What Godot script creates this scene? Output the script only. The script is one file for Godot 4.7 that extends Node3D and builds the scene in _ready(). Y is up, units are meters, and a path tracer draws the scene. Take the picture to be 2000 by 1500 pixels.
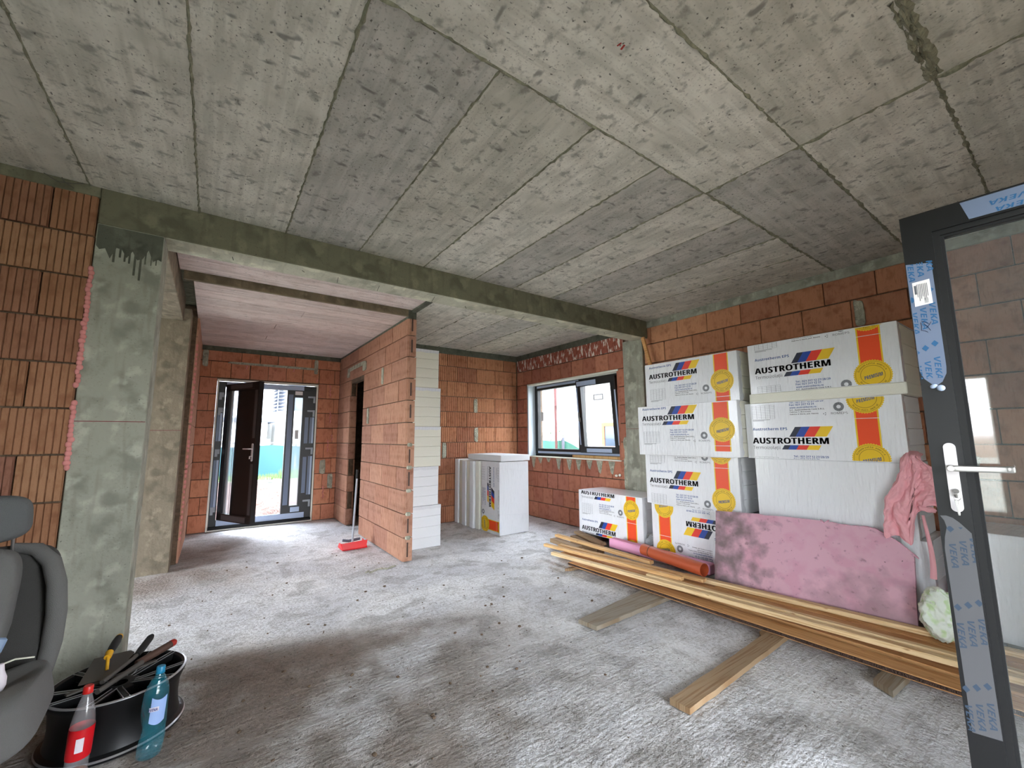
extends Node3D

# ------------------------------------------------------------------ scene-wide state
var numbers := {}
var M := {}
var fonts := {}
var brick_cache := {}
var glyphs := {}
var rng := RandomNumberGenerator.new()


func _ready() -> void:
	rng.seed = 20240611
	setup_camera()
	setup_sky()
	make_materials()
	build_shell()
	build_ceilings()
	build_brick_walls()
	build_entrance()
	build_kitchen_window()
	build_terrace_door()
	build_outdoors()
	build_foam_packs()
	build_kitchen_foam()
	build_timber()
	build_seat()
	build_wheel_and_bottles()
	build_small_things()


func setup_camera() -> void:
	var cam := Camera3D.new()
	cam.name = "camera"
	cam.basis = Basis(Vector3(0.81398, -0.00738, 0.58084), Vector3(-0.06770, 0.99190, 0.10747), Vector3(-0.57693, -0.12680, 0.80689)).orthonormalized()
	cam.position = Vector3(0, 1.325, 0)
	cam.fov = 85.3137
	cam.near = 0.05
	cam.far = 200.0
	cam.current = true
	add_child(cam)


func setup_sky() -> void:
	# an even, overcast sky; there is no direct sun in the photograph
	var we := WorldEnvironment.new()
	we.name = "environment"
	var env := Environment.new()
	var sky := Sky.new()
	var mat := ProceduralSkyMaterial.new()
	mat.sky_top_color = Color(0.89, 0.935, 1.0)
	mat.sky_horizon_color = Color(0.965, 0.98, 1.0)
	mat.ground_horizon_color = Color(0.62, 0.60, 0.57)
	mat.ground_bottom_color = Color(0.45, 0.43, 0.40)
	mat.sky_energy_multiplier = 1.0
	mat.sun_angle_max = 1.0
	sky.sky_material = mat
	env.sky = sky
	env.background_mode = Environment.BG_SKY
	env.background_energy_multiplier = 6.0
	env.ambient_light_source = Environment.AMBIENT_SOURCE_SKY
	env.tonemap_mode = Environment.TONE_MAPPER_LINEAR
	env.tonemap_exposure = 3.95
	env.sdfgi_enabled = true
	env.ssao_enabled = true
	env.ssil_enabled = true
	we.environment = env
	add_child(we)


# ------------------------------------------------------------------ naming and tagging
func numbered(called: String, parent: Node) -> String:
	var key := str(parent.get_instance_id()) + called
	var n: int = numbers.get(key, 0)
	numbers[key] = n + 1
	return called if n == 0 else "%s_%03d" % [called, n]


func thing(called: String, label: String, category: String, at := Vector3.ZERO, b := Basis(), group := "") -> Node3D:
	var o := Node3D.new()
	o.name = numbered(called, self)
	o.transform = Transform3D(b, at)
	tag(o, label, category, group)
	add_child(o, true)
	return o


func tag(o: Node, label: String, category := "", group := "", kind := "") -> void:
	if label:
		o.set_meta("label", label)
	if category:
		o.set_meta("category", category)
	if group:
		o.set_meta("group", group)
	if kind:
		o.set_meta("kind", kind)


func put(called: String, mesh: Mesh, mat: Material, parent: Node = self, xf := Transform3D(), label := "") -> MeshInstance3D:
	var o := MeshInstance3D.new()
	o.name = numbered(called, parent)
	o.mesh = mesh
	o.material_override = mat
	o.transform = xf
	if label:
		o.set_meta("label", label)
	parent.add_child(o, true)
	return o


func structure(called: String, mesh: Mesh, mat: Material, label: String, category: String, xf := Transform3D()) -> MeshInstance3D:
	var o := put(called, mesh, mat, self, xf)
	tag(o, label, category, "", "structure")
	return o


# ------------------------------------------------------------------ mesh builder (faces given counter-clockwise, written clockwise)
class MB:
	var v := PackedVector3Array()
	var n := PackedVector3Array()
	var t := PackedVector2Array()

	func tri(a: Vector3, b: Vector3, c: Vector3) -> void:
		var m := (b - a).cross(c - a)
		if m.length_squared() < 1e-16:
			return
		m = m.normalized()
		v.append_array([a, c, b])
		n.append_array([m, m, m])
		t.append_array([flat_uv(a, m), flat_uv(c, m), flat_uv(b, m)])

	func quad(a: Vector3, b: Vector3, c: Vector3, d: Vector3) -> void:
		tri(a, b, c)
		tri(a, c, d)

	func stri(a: Vector3, b: Vector3, c: Vector3, na: Vector3, nb: Vector3, nc: Vector3, ua := Vector2.ZERO, ub := Vector2.ZERO, uc := Vector2.ZERO) -> void:
		v.append_array([a, c, b])
		n.append_array([na, nc, nb])
		t.append_array([ua, uc, ub])

	func flat_uv(p: Vector3, m: Vector3) -> Vector2:
		var a := m.abs()
		if a.y >= a.x and a.y >= a.z:
			return Vector2(p.x, p.z)
		if a.x >= a.z:
			return Vector2(-p.y, p.z)
		return Vector2(p.x, -p.y)

	# a face turned away from a centre
	func face(a: Vector3, b: Vector3, c: Vector3, d: Vector3, centre: Vector3) -> void:
		if (b - a).cross(c - a).dot((a + b + c + d) * 0.25 - centre) < 0.0:
			quad(a, d, c, b)
		else:
			quad(a, b, c, d)

	func box(c: Vector3, s: Vector3, ch := 0.0, b := Basis()) -> void:
		var h := s * 0.5
		if ch <= 0.0:
			var k: Array[Vector3] = []
			for i in 8:
				k.append(c + b * Vector3(h.x * (1 if i & 1 else -1), h.y * (1 if i & 2 else -1), h.z * (1 if i & 4 else -1)))
			face(k[0], k[1], k[3], k[2], c)
			face(k[4], k[5], k[7], k[6], c)
			face(k[0], k[1], k[5], k[4], c)
			face(k[2], k[3], k[7], k[6], c)
			face(k[0], k[2], k[6], k[4], c)
			face(k[1], k[3], k[7], k[5], c)
			return
		var px := []
		var py := []
		var pz := []
		for i in 8:
			var g := Vector3(1 if i & 1 else -1, 1 if i & 2 else -1, 1 if i & 4 else -1)
			px.append(c + b * (g * Vector3(h.x, h.y - ch, h.z - ch)))
			py.append(c + b * (g * Vector3(h.x - ch, h.y, h.z - ch)))
			pz.append(c + b * (g * Vector3(h.x - ch, h.y - ch, h.z)))
		face(px[1], px[3], px[7], px[5], c)
		face(px[0], px[2], px[6], px[4], c)
		face(py[2], py[3], py[7], py[6], c)
		face(py[0], py[1], py[5], py[4], c)
		face(pz[4], pz[5], pz[7], pz[6], c)
		face(pz[0], pz[1], pz[3], pz[2], c)
		for e in [[0, 2], [1, 3], [4, 6], [5, 7]]:
			face(px[e[0]], px[e[1]], pz[e[1]], pz[e[0]], c)
		for e in [[0, 4], [1, 5], [2, 6], [3, 7]]:
			face(px[e[0]], px[e[1]], py[e[1]], py[e[0]], c)
		for e in [[0, 1], [2, 3], [4, 5], [6, 7]]:
			face(py[e[0]], py[e[1]], pz[e[1]], pz[e[0]], c)
		for i in 8:
			face(px[i], py[i], pz[i], pz[i], c)

	# lathe round y; profile points are (radius, height) from bottom to top
	func lathe(profile: Array, seg: int, xf := Transform3D(), sharp := 40.0) -> void:
		var fn := []
		for i in profile.size() - 1:
			var d: Vector2 = profile[i + 1] - profile[i]
			fn.append(Vector2(d.y, -d.x).normalized())
		for i in profile.size() - 1:
			var a: Vector2 = profile[i]
			var b: Vector2 = profile[i + 1]
			var na: Vector2 = fn[i]
			var nb: Vector2 = fn[i]
			if i > 0 and rad_to_deg(absf(fn[i - 1].angle_to(fn[i]))) < sharp:
				na = (fn[i - 1] + fn[i]).normalized()
			if i < fn.size() - 1 and rad_to_deg(absf(fn[i + 1].angle_to(fn[i]))) < sharp:
				nb = (fn[i + 1] + fn[i]).normalized()
			for k in seg:
				var a0 := TAU * k / seg
				var a1 := TAU * (k + 1) / seg
				var d0 := Vector3(cos(a0), 0, sin(a0))
				var d1 := Vector3(cos(a1), 0, sin(a1))
				var p := [xf * (d0 * a.x + Vector3(0, a.y, 0)), xf * (d1 * a.x + Vector3(0, a.y, 0)), xf * (d1 * b.x + Vector3(0, b.y, 0)), xf * (d0 * b.x + Vector3(0, b.y, 0))]
				var q := [(xf.basis * (d0 * na.x + Vector3(0, na.y, 0))).normalized(), (xf.basis * (d1 * na.x + Vector3(0, na.y, 0))).normalized(), (xf.basis * (d1 * nb.x + Vector3(0, nb.y, 0))).normalized(), (xf.basis * (d0 * nb.x + Vector3(0, nb.y, 0))).normalized()]
				var u := [Vector2(float(k) / seg, 1 - float(i) / fn.size()), Vector2(float(k + 1) / seg, 1 - float(i) / fn.size()), Vector2(float(k + 1) / seg, 1 - float(i + 1) / fn.size()), Vector2(float(k) / seg, 1 - float(i + 1) / fn.size())]
				if b.x > 1e-6:
					stri(p[0], p[3], p[2], q[0], q[3], q[2], u[0], u[3], u[2])
				if a.x > 1e-6:
					stri(p[0], p[2], p[1], q[0], q[2], q[1], u[0], u[2], u[1])

	func tube(path: Array, radius: Variant, sides := 10, caps := true) -> void:
		var rings := []
		var dirs := []
		var side := Vector3.ZERO
		for i in path.size():
			var d: Vector3 = (path[mini(i + 1, path.size() - 1)] - path[maxi(i - 1, 0)]).normalized()
			if side == Vector3.ZERO:
				side = d.cross(Vector3.UP if absf(d.y) < 0.9 else Vector3.RIGHT).normalized()
			else:
				side = (side - d * side.dot(d)).normalized()
			var up := side.cross(d)
			var r: float = radius if not radius is Array else radius[i]
			var ring := []
			for k in sides:
				var a := TAU * k / sides
				ring.append([path[i] + (side * cos(a) + up * sin(a)) * r, side * cos(a) + up * sin(a)])
			rings.append(ring)
			dirs.append(d)
		for i in path.size() - 1:
			for k in sides:
				var a: Array = rings[i][k]
				var b: Array = rings[i][(k + 1) % sides]
				var c: Array = rings[i + 1][(k + 1) % sides]
				var d: Array = rings[i + 1][k]
				stri(a[0], d[0], c[0], a[1], d[1], c[1])
				stri(a[0], c[0], b[0], a[1], c[1], b[1])
		if caps:
			for k in sides:
				tri(path[0], rings[0][k][0], rings[0][(k + 1) % sides][0])
				tri(path[-1], rings[-1][(k + 1) % sides][0], rings[-1][k][0])

	# a bent sheet f(u, v) -> Vector3, with an optional thickness
	func sheet(nu: int, nv: int, f: Callable, thick := 0.0) -> void:
		var p := []
		var q := []
		for j in nv + 1:
			for i in nu + 1:
				p.append(f.call(float(i) / nu, float(j) / nv))
		for j in nv + 1:
			for i in nu + 1:
				var du: Vector3 = p[j * (nu + 1) + mini(i + 1, nu)] - p[j * (nu + 1) + maxi(i - 1, 0)]
				var dv: Vector3 = p[mini(j + 1, nv) * (nu + 1) + i] - p[maxi(j - 1, 0) * (nu + 1) + i]
				var m := du.cross(dv)
				q.append(m.normalized() if m.length_squared() > 1e-14 else Vector3.UP)
		for j in nv:
			for i in nu:
				var a := j * (nu + 1) + i
				var b := a + 1
				var c := a + nu + 2
				var d := a + nu + 1
				var ua := Vector2(float(i) / nu, float(j) / nv)
				var ub := Vector2(float(i + 1) / nu, float(j) / nv)
				var uc := Vector2(float(i + 1) / nu, float(j + 1) / nv)
				var ud := Vector2(float(i) / nu, float(j + 1) / nv)
				stri(p[a], p[b], p[c], q[a], q[b], q[c], ua, ub, uc)
				stri(p[a], p[c], p[d], q[a], q[c], q[d], ua, uc, ud)
				if thick > 0.0:
					stri(p[a] - q[a] * thick, p[c] - q[c] * thick, p[b] - q[b] * thick, -q[a], -q[c], -q[b], ua, uc, ub)
					stri(p[a] - q[a] * thick, p[d] - q[d] * thick, p[c] - q[c] * thick, -q[a], -q[d], -q[c], ua, ud, uc)
		if thick > 0.0:
			var rim := []
			for i in nu:
				rim.append(i)
			for j in nv:
				rim.append(j * (nu + 1) + nu)
			for i in nu:
				rim.append(nv * (nu + 1) + nu - i)
			for j in nv:
				rim.append((nv - j) * (nu + 1))
			for k in rim.size():
				var a: int = rim[k]
				var b: int = rim[(k + 1) % rim.size()]
				quad(p[a], p[a] - q[a] * thick, p[b] - q[b] * thick, p[b])

	# an outline in x, y carried from z0 to z1
	func prism(outline: PackedVector2Array, z0: float, z1: float, xf := Transform3D()) -> void:
		var o := outline.duplicate()
		if Geometry2D.is_polygon_clockwise(o):
			o.reverse()
		var ids := Geometry2D.triangulate_polygon(o)
		for i in range(0, ids.size(), 3):
			var a := o[ids[i]]
			var b := o[ids[i + 1]]
			var c := o[ids[i + 2]]
			if (b - a).cross(c - a) < 0:
				var s := b
				b = c
				c = s
			tri(xf * Vector3(a.x, a.y, z1), xf * Vector3(b.x, b.y, z1), xf * Vector3(c.x, c.y, z1))
			tri(xf * Vector3(a.x, a.y, z0), xf * Vector3(c.x, c.y, z0), xf * Vector3(b.x, b.y, z0))
		for i in o.size():
			var a := o[i]
			var b := o[(i + 1) % o.size()]
			quad(xf * Vector3(a.x, a.y, z0), xf * Vector3(b.x, b.y, z0), xf * Vector3(b.x, b.y, z1), xf * Vector3(a.x, a.y, z1))

	# a rounded, cushion-like box (superellipsoid)
	func cushion(c: Vector3, s: Vector3, e1: float, e2: float, b := Basis(), nu := 32, nv := 18, warp: Variant = null) -> void:
		var pw := func(x: float, e: float) -> float: return signf(x) * pow(absf(x), e)
		var f := func(u: float, w: float) -> Vector3:
			var th := -TAU * u
			var ph := PI * (w - 0.5)
			var p := Vector3(pw.call(cos(ph), e1) * pw.call(cos(th), e2), pw.call(sin(ph), e1), pw.call(cos(ph), e1) * pw.call(sin(th), e2)) * s * 0.5
			if warp != null:
				p = warp.call(p)
			return c + b * p
		sheet(nu, nv, f)

	# one flat convex shape of a print, cut to a rectangle, lifted by z
	func flat(poly: PackedVector2Array, z: float, clip: Rect2, xf := Transform3D()) -> void:
		var o := poly
		if clip.size.x > 0.0:
			o = MB.cut(poly, clip)
		if o.size() < 3:
			return
		if Geometry2D.is_polygon_clockwise(o):
			o.reverse()
		for i in range(1, o.size() - 1):
			tri(xf * Vector3(o[0].x, o[0].y, z), xf * Vector3(o[i].x, o[i].y, z), xf * Vector3(o[i + 1].x, o[i + 1].y, z))

	static func cut(poly: PackedVector2Array, r: Rect2) -> PackedVector2Array:
		var o := poly.duplicate()
		for side in 4:
			var res := PackedVector2Array()
			for i in o.size():
				var a := o[i]
				var b := o[(i + 1) % o.size()]
				var da := MB.inside(a, r, side)
				var db := MB.inside(b, r, side)
				if da >= 0:
					res.append(a)
				if (da >= 0) != (db >= 0):
					res.append(a.lerp(b, da / (da - db)))
			o = res
			if o.size() < 3:
				break
		return o

	static func inside(p: Vector2, r: Rect2, side: int) -> float:
		match side:
			0: return p.x - r.position.x
			1: return r.end.x - p.x
			2: return p.y - r.position.y
		return r.end.y - p.y

	func mesh() -> ArrayMesh:
		var m := ArrayMesh.new()
		var a := []
		a.resize(Mesh.ARRAY_MAX)
		a[Mesh.ARRAY_VERTEX] = v
		a[Mesh.ARRAY_NORMAL] = n
		a[Mesh.ARRAY_TEX_UV] = t
		m.add_surface_from_arrays(Mesh.PRIMITIVE_TRIANGLES, a)
		return m


func box_mesh(c: Vector3, s: Vector3, ch := 0.0, b := Basis()) -> ArrayMesh:
	var mb := MB.new()
	mb.box(c, s, ch, b)
	return mb.mesh()


# a box between two corners
func span(a: Vector3, b: Vector3, ch := 0.0) -> ArrayMesh:
	return box_mesh((a + b) * 0.5, (b - a).abs(), ch)


# a bar of width w and thickness h from a to b, y up as far as it goes
func bar_mesh(a: Vector3, b: Vector3, w: float, h: float, ch := 0.002) -> ArrayMesh:
	var mb := MB.new()
	mb.box((a + b) * 0.5, Vector3(w, h, a.distance_to(b)), ch, Basis.looking_at(b - a, Vector3.UP if absf((b - a).normalized().y) < 0.95 else Vector3.RIGHT))
	return mb.mesh()


# lettering: the flat triangles of a word, scaled into a box that starts at (0, 0)
func word(text: String, bold := true) -> Array:
	var key := text + str(bold)
	if not glyphs.has(key):
		if not fonts.has(bold):
			var f := SystemFont.new()
			f.font_names = PackedStringArray(["Droid Sans"])
			f.font_weight = 700 if bold else 400
			fonts[bold] = f
		var tm := TextMesh.new()
		tm.text = text
		tm.font = fonts[bold]
		tm.font_size = 64
		tm.pixel_size = 0.01
		tm.depth = 0.0
		tm.curve_step = 3.0
		var ar := tm.get_mesh_arrays()
		var vs: PackedVector3Array = ar[Mesh.ARRAY_VERTEX]
		var ix: PackedInt32Array = ar[Mesh.ARRAY_INDEX] if ar[Mesh.ARRAY_INDEX] != null else PackedInt32Array(range(vs.size()))
		var tris := []
		var lo := Vector2(1e9, 1e9)
		var hi := Vector2(-1e9, -1e9)
		for i in range(0, ix.size() - 2, 3):
			var p := PackedVector2Array()
			for k in 3:
				var q := vs[ix[i + k]]
				p.append(Vector2(q.x, q.y))
				lo = lo.min(p[k])
				hi = hi.max(p[k])
			tris.append(p)
		glyphs[key] = [tris, lo, hi]
	return glyphs[key]


# write a word into a print: left end at, cap height h, width w (0 keeps the type's own), slant, all cut to clip
func write(mb: MB, text: String, at: Vector2, w: float, h: float, z: float, clip: Rect2, xf := Transform3D(), bold := true, slant := 0.0, turn := 0.0) -> void:
	var g := word(text, bold)
	var lo: Vector2 = g[1]
	var hi: Vector2 = g[2]
	var ky := h / (hi.y - lo.y)
	var kx := w / (hi.x - lo.x) if w > 0.0 else ky
	for p: PackedVector2Array in g[0]:
		var o := PackedVector2Array()
		for q in p:
			var r := Vector2((q.x - lo.x) * kx, (q.y - lo.y) * ky)
			r.x += r.y * slant
			o.append(at + (r.rotated(turn) if turn != 0.0 else r))
		mb.flat(o, z, clip, xf)


# ------------------------------------------------------------------ computed textures
# grey noise of w x h bytes, stretched sx and sy times
func noise_bytes(w: int, h: int, seed_: int, freq: float, octaves := 4, sx := 1, sy := 1, ridged := false, cell := false) -> PackedByteArray:
	var f := FastNoiseLite.new()
	f.seed = seed_
	f.noise_type = FastNoiseLite.TYPE_CELLULAR if cell else FastNoiseLite.TYPE_SIMPLEX_SMOOTH
	f.frequency = freq
	f.fractal_type = FastNoiseLite.FRACTAL_RIDGED if ridged else FastNoiseLite.FRACTAL_FBM
	f.fractal_octaves = octaves
	if cell:
		f.fractal_type = FastNoiseLite.FRACTAL_NONE
	var im := f.get_seamless_image(w / sx, h / sy, false, false, 0.12)
	im.convert(Image.FORMAT_L8)
	if sx > 1 or sy > 1:
		im.resize(w, h, Image.INTERPOLATE_CUBIC)
	return im.get_data()


# layers: [bytes, from, to, colour, strength]; the colour comes in as the noise goes from -> to (0..255)
func layered(w: int, h: int, base: Color, layers: Array) -> Image:
	var count := w * h
	var r := PackedFloat32Array()
	r.resize(count)
	var g := r.duplicate()
	var b := r.duplicate()
	r.fill(base.r)
	g.fill(base.g)
	b.fill(base.b)
	for l in layers:
		var src: PackedByteArray = l[0]
		var lut := PackedFloat32Array()
		lut.resize(256)
		for i in 256:
			lut[i] = smoothstep(0.0, 1.0, clampf((i - float(l[1])) / (float(l[2]) - float(l[1])), 0.0, 1.0)) * float(l[4])
		var c: Color = l[3]
		var cr := c.r
		var cg := c.g
		var cb := c.b
		for i in count:
			var k := lut[src[i]]
			if k > 0.002:
				r[i] += (cr - r[i]) * k
				g[i] += (cg - g[i]) * k
				b[i] += (cb - b[i]) * k
	var out := PackedByteArray()
	out.resize(count * 3)
	var j := 0
	for i in count:
		out[j] = int(clampf(r[i], 0.0, 1.0) * 255.0)
		out[j + 1] = int(clampf(g[i], 0.0, 1.0) * 255.0)
		out[j + 2] = int(clampf(b[i], 0.0, 1.0) * 255.0)
		j += 3
	return Image.create_from_data(w, h, false, Image.FORMAT_RGB8, out)


func tex(im: Image) -> ImageTexture:
	return ImageTexture.create_from_image(im)


func grey_tex(bytes: PackedByteArray, w: int, h: int) -> ImageTexture:
	return tex(Image.create_from_data(w, h, false, Image.FORMAT_L8, bytes))


func add_bytes(a: PackedByteArray, b: PackedByteArray, ka: float, kb: float, off := 0.0) -> PackedByteArray:
	var o := PackedByteArray()
	o.resize(a.size())
	for i in a.size():
		o[i] = int(clampf(a[i] * ka + b[i] * kb + off, 0.0, 255.0))
	return o


func mat(called: String, c: Color, rough := 0.9, metal := 0.0) -> StandardMaterial3D:
	var m := StandardMaterial3D.new()
	m.resource_name = called
	m.albedo_color = c
	m.roughness = rough
	m.metallic = metal
	M[called] = m
	return m


func textured(called: String, c: Color, albedo: Texture2D, bump: Texture2D, bump_cm: float, scale: float, rough := 0.9, triplanar := true, world := true) -> StandardMaterial3D:
	var m := mat(called, c, rough)
	m.albedo_texture = albedo
	if bump:
		m.heightmap_enabled = true
		m.heightmap_texture = bump
		m.heightmap_scale = bump_cm
	m.uv1_triplanar = triplanar
	m.uv1_world_triplanar = triplanar and world
	m.uv1_triplanar_sharpness = 8.0
	m.uv1_scale = Vector3(scale, scale, scale)
	return m


func glass(called: String, c: Color, alpha: float) -> StandardMaterial3D:
	var m := mat(called, Color(c.r, c.g, c.b, alpha), 0.02)
	m.transparency = BaseMaterial3D.TRANSPARENCY_ALPHA
	return m


func make_materials() -> void:
	var S := 1024
	# cast concrete: board streaks along v
	var streak := noise_bytes(S, S, 11, 0.030, 4, 1, 16)
	var blot := noise_bytes(S, S, 12, 0.006, 5)
	var blot2 := noise_bytes(S, S, 13, 0.016, 5)
	var fine := noise_bytes(S, S, 14, 0.09, 3)
	var pits := noise_bytes(S, S, 15, 0.07, 3, 1, 1)
	var specks := noise_bytes(S, S, 17, 0.09, 2, 1, 3)
	var ridge := noise_bytes(S, S, 16, 0.02, 3, 2, 1)
	var slab := layered(S, S, Color(0.80, 0.785, 0.735), [
		[blot, 100, 190, Color(0.725, 0.715, 0.665), 0.75], [blot, 110, 40, Color(0.85, 0.835, 0.785), 0.7],
		[streak, 135, 215, Color(0.68, 0.67, 0.62), 0.5], [streak, 110, 40, Color(0.87, 0.86, 0.81), 0.4],
		[blot2, 155, 220, Color(0.46, 0.455, 0.42), 0.55], [ridge, 186, 235, Color(0.38, 0.375, 0.35), 0.6],
		[fine, 165, 215, Color(0.5, 0.49, 0.45), 0.35], [pits, 206, 232, Color(0.24, 0.235, 0.215), 0.85], [specks, 210, 240, Color(0.34, 0.33, 0.31), 0.7]])
	var slab_tex := tex(slab)
	var slab_bump := grey_tex(add_bytes(streak, pits, 0.6, -0.4, 100.0), S, S)
	for k in 4:
		var d: float = [1.0, 0.95, 1.03, 0.91][k]
		var m := textured("ceiling_concrete_%d" % k, Color(d, d, d * [1.0, 0.99, 1.0, 1.01][k]), slab_tex, slab_bump, 0.35, 1.0, 0.92, false)
		m.uv1_scale = Vector3(0.55, 0.55, 1)
		m.uv1_offset = Vector3(0.17 * k, 0.31 * k, 0)
	# pinkish board-marked concrete of the hall ceiling
	var boards := tex(layered(S, S, Color(0.87, 0.81, 0.78), [
		[blot, 105, 200, Color(0.82, 0.745, 0.71), 0.8], [streak, 135, 215, Color(0.70, 0.64, 0.60), 0.5], [streak, 100, 40, Color(0.92, 0.88, 0.86), 0.5],
		[blot2, 170, 240, Color(0.60, 0.55, 0.52), 0.5], [specks, 205, 240, Color(0.36, 0.33, 0.31), 0.7]]))
	for k in 3:
		var d: float = [1.0, 0.95, 1.04][k]
		var m := textured("board_concrete_%d" % k, Color(d, d, d).clamp(), boards, slab_bump, 0.5, 1.0, 0.92, false)
		m.uv1_scale = Vector3(0.7, 0.7, 1)
		m.uv1_offset = Vector3(0.23 * k, 0.41 * k, 0)
	# plain shuttered concrete (columns, beams)
	var conc := layered(512, 512, Color(0.798, 0.811, 0.751), [
		[noise_bytes(512, 512, 21, 0.008, 5), 120, 215, Color(0.638, 0.652, 0.599), 0.75], [noise_bytes(512, 512, 22, 0.012, 5), 140, 215, Color(0.931, 0.944, 0.878), 0.8],
		[noise_bytes(512, 512, 23, 0.03, 3, 1, 8), 150, 215, Color(0.665, 0.665, 0.612), 0.4],
		[noise_bytes(512, 512, 24, 0.09, 3), 212, 238, Color(0.372, 0.372, 0.346), 0.75], [noise_bytes(512, 512, 25, 0.12, 2), 170, 230, Color(0.625, 0.625, 0.572), 0.4]])
	var conc_bump := grey_tex(noise_bytes(512, 512, 26, 0.05, 4), 512, 512)
	var conc_tex := tex(conc)
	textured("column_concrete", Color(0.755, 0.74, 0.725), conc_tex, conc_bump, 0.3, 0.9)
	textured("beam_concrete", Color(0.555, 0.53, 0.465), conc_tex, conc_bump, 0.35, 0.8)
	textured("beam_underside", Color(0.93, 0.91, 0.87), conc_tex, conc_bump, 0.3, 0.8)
	textured("brown_concrete", Color(0.60, 0.53, 0.46), conc_tex, conc_bump, 0.3, 0.9)
	textured("warm_concrete", Color(0.68, 0.62, 0.575), conc_tex, conc_bump, 0.3, 0.9)
	textured("drip_concrete", Color(0.44, 0.44, 0.41), conc_tex, conc_bump, 0.3, 1.2)
	textured("mortar", Color(0.85, 0.83, 0.80), conc_tex, conc_bump, 0.9, 1.6, 0.97)
	textured("dark_mortar", Color(0.50, 0.405, 0.35), conc_tex, conc_bump, 0.9, 1.6, 0.97)
	textured("plaster", Color(0.97, 0.97, 0.97), conc_tex, conc_bump, 0.3, 0.7)
	textured("seam_concrete", Color(0.66, 0.645, 0.59), conc_tex, conc_bump, 0.5, 2.0)
	# fired clay
	var clay := layered(512, 512, Color(1, 1, 1), [
		[noise_bytes(512, 512, 31, 0.008, 4), 120, 235, Color(0.84, 0.79, 0.75), 0.7], [noise_bytes(512, 512, 32, 0.05, 3, 1, 6), 140, 220, Color(0.86, 0.82, 0.78), 0.6],
		[noise_bytes(512, 512, 33, 0.008, 5), 170, 250, Color(0.70, 0.60, 0.55), 0.5],
		[noise_bytes(512, 512, 35, 0.15, 2), 160, 220, Color(0.84, 0.80, 0.77), 0.4]])
	var clay_tex := tex(clay)
	var clay_bump := grey_tex(noise_bytes(512, 512, 36, 0.06, 4, 1, 3), 512, 512)
	var tones := {
		"left": [Color(0.618, 0.439, 0.322), Color(0.590, 0.415, 0.299), Color(0.637, 0.468, 0.346), Color(0.571, 0.395, 0.296), Color(0.553, 0.378, 0.306)],
		"hall": [Color(0.785, 0.528, 0.400), Color(0.755, 0.492, 0.371), Color(0.815, 0.559, 0.429), Color(0.737, 0.487, 0.378), Color(0.775, 0.519, 0.411)],
		"pink": [Color(0.751, 0.564, 0.466), Color(0.724, 0.533, 0.438), Color(0.768, 0.586, 0.486), Color(0.708, 0.524, 0.441), Color(0.742, 0.559, 0.469)],
		"red": [Color(0.689, 0.446, 0.351), Color(0.654, 0.415, 0.327), Color(0.718, 0.477, 0.376), Color(0.635, 0.400, 0.325), Color(0.669, 0.431, 0.350)],
		"orange": [Color(0.729, 0.506, 0.375), Color(0.690, 0.470, 0.346), Color(0.758, 0.537, 0.399), Color(0.661, 0.444, 0.338), Color(0.709, 0.485, 0.364)]}
	for kind in tones:
		for k in 5:
			textured("brick_%s_%d" % [kind, k], tones[kind][k], clay_tex, clay_bump, 0.12, 1.7 + 0.07 * k, 0.93)
	# clay with salts washed out of it
	var salt := layered(512, 512, Color(0.60, 0.33, 0.26), [
		[noise_bytes(512, 512, 41, 0.012, 4), 110, 215, Color(0.48, 0.25, 0.19), 0.8], [noise_bytes(512, 512, 42, 0.03, 4, 1, 4), 135, 178, Color(0.88, 0.85, 0.81), 0.95]])
	textured("salty_brick", Color(1, 1, 1), tex(salt), clay_bump, 0.12, 1.4, 0.93)
	# floor: fine screed (tiles) and a map of dirt, dust and painted shade laid over it
	var f1 := noise_bytes(S, S, 51, 0.012, 5)
	var f2 := noise_bytes(S, S, 52, 0.05, 4)
	var f3 := noise_bytes(S, S, 53, 0.05, 3, 8, 1)
	var f4 := noise_bytes(S, S, 54, 0.045, 2)
	var grit := noise_bytes(S, S, 57, 0.2, 2)
	var chips := noise_bytes(S, S, 58, 0.11, 3)
	var screed := layered(S, S, Color(0.93, 0.925, 0.92), [
		[f1, 110, 200, Color(0.84, 0.83, 0.815), 0.75], [f2, 135, 215, Color(0.76, 0.745, 0.725), 0.6], [f3, 150, 215, Color(0.72, 0.70, 0.675), 0.6], [f2, 110, 50, Color(0.98, 0.98, 0.98), 0.6],
		[f4, 210, 234, Color(0.36, 0.34, 0.32), 0.8], [chips, 196, 222, Color(0.40, 0.38, 0.36), 0.75], [grit, 165, 215, Color(0.56, 0.54, 0.51), 0.6], [grit, 85, 45, Color(0.99, 0.99, 0.99), 0.5]])
	var fm := mat("screed", Color(1, 1, 1), 0.88)
	fm.albedo_texture = tex(screed)
	fm.uv1_scale = Vector3(0.62, 0.62, 1)
	fm.heightmap_enabled = true
	fm.heightmap_texture = grey_tex(add_bytes(add_bytes(f2, f3, 0.6, 0.45), grit, 1.0, 0.25, -30.0), S, S)
	fm.heightmap_scale = 0.7
	fm.detail_enabled = true
	fm.detail_blend_mode = BaseMaterial3D.BLEND_MODE_MUL
	fm.detail_albedo = tex(dirt_shade_map())
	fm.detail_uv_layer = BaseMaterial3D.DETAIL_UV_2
	textured("screed_plain", Color(0.97, 0.96, 0.94), fm.albedo_texture, null, 0.0, 0.6)
	# timber
	var g1 := noise_bytes(512, 512, 61, 0.05, 3, 1, 16)
	var g2 := noise_bytes(512, 512, 62, 0.012, 3, 1, 4)
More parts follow.
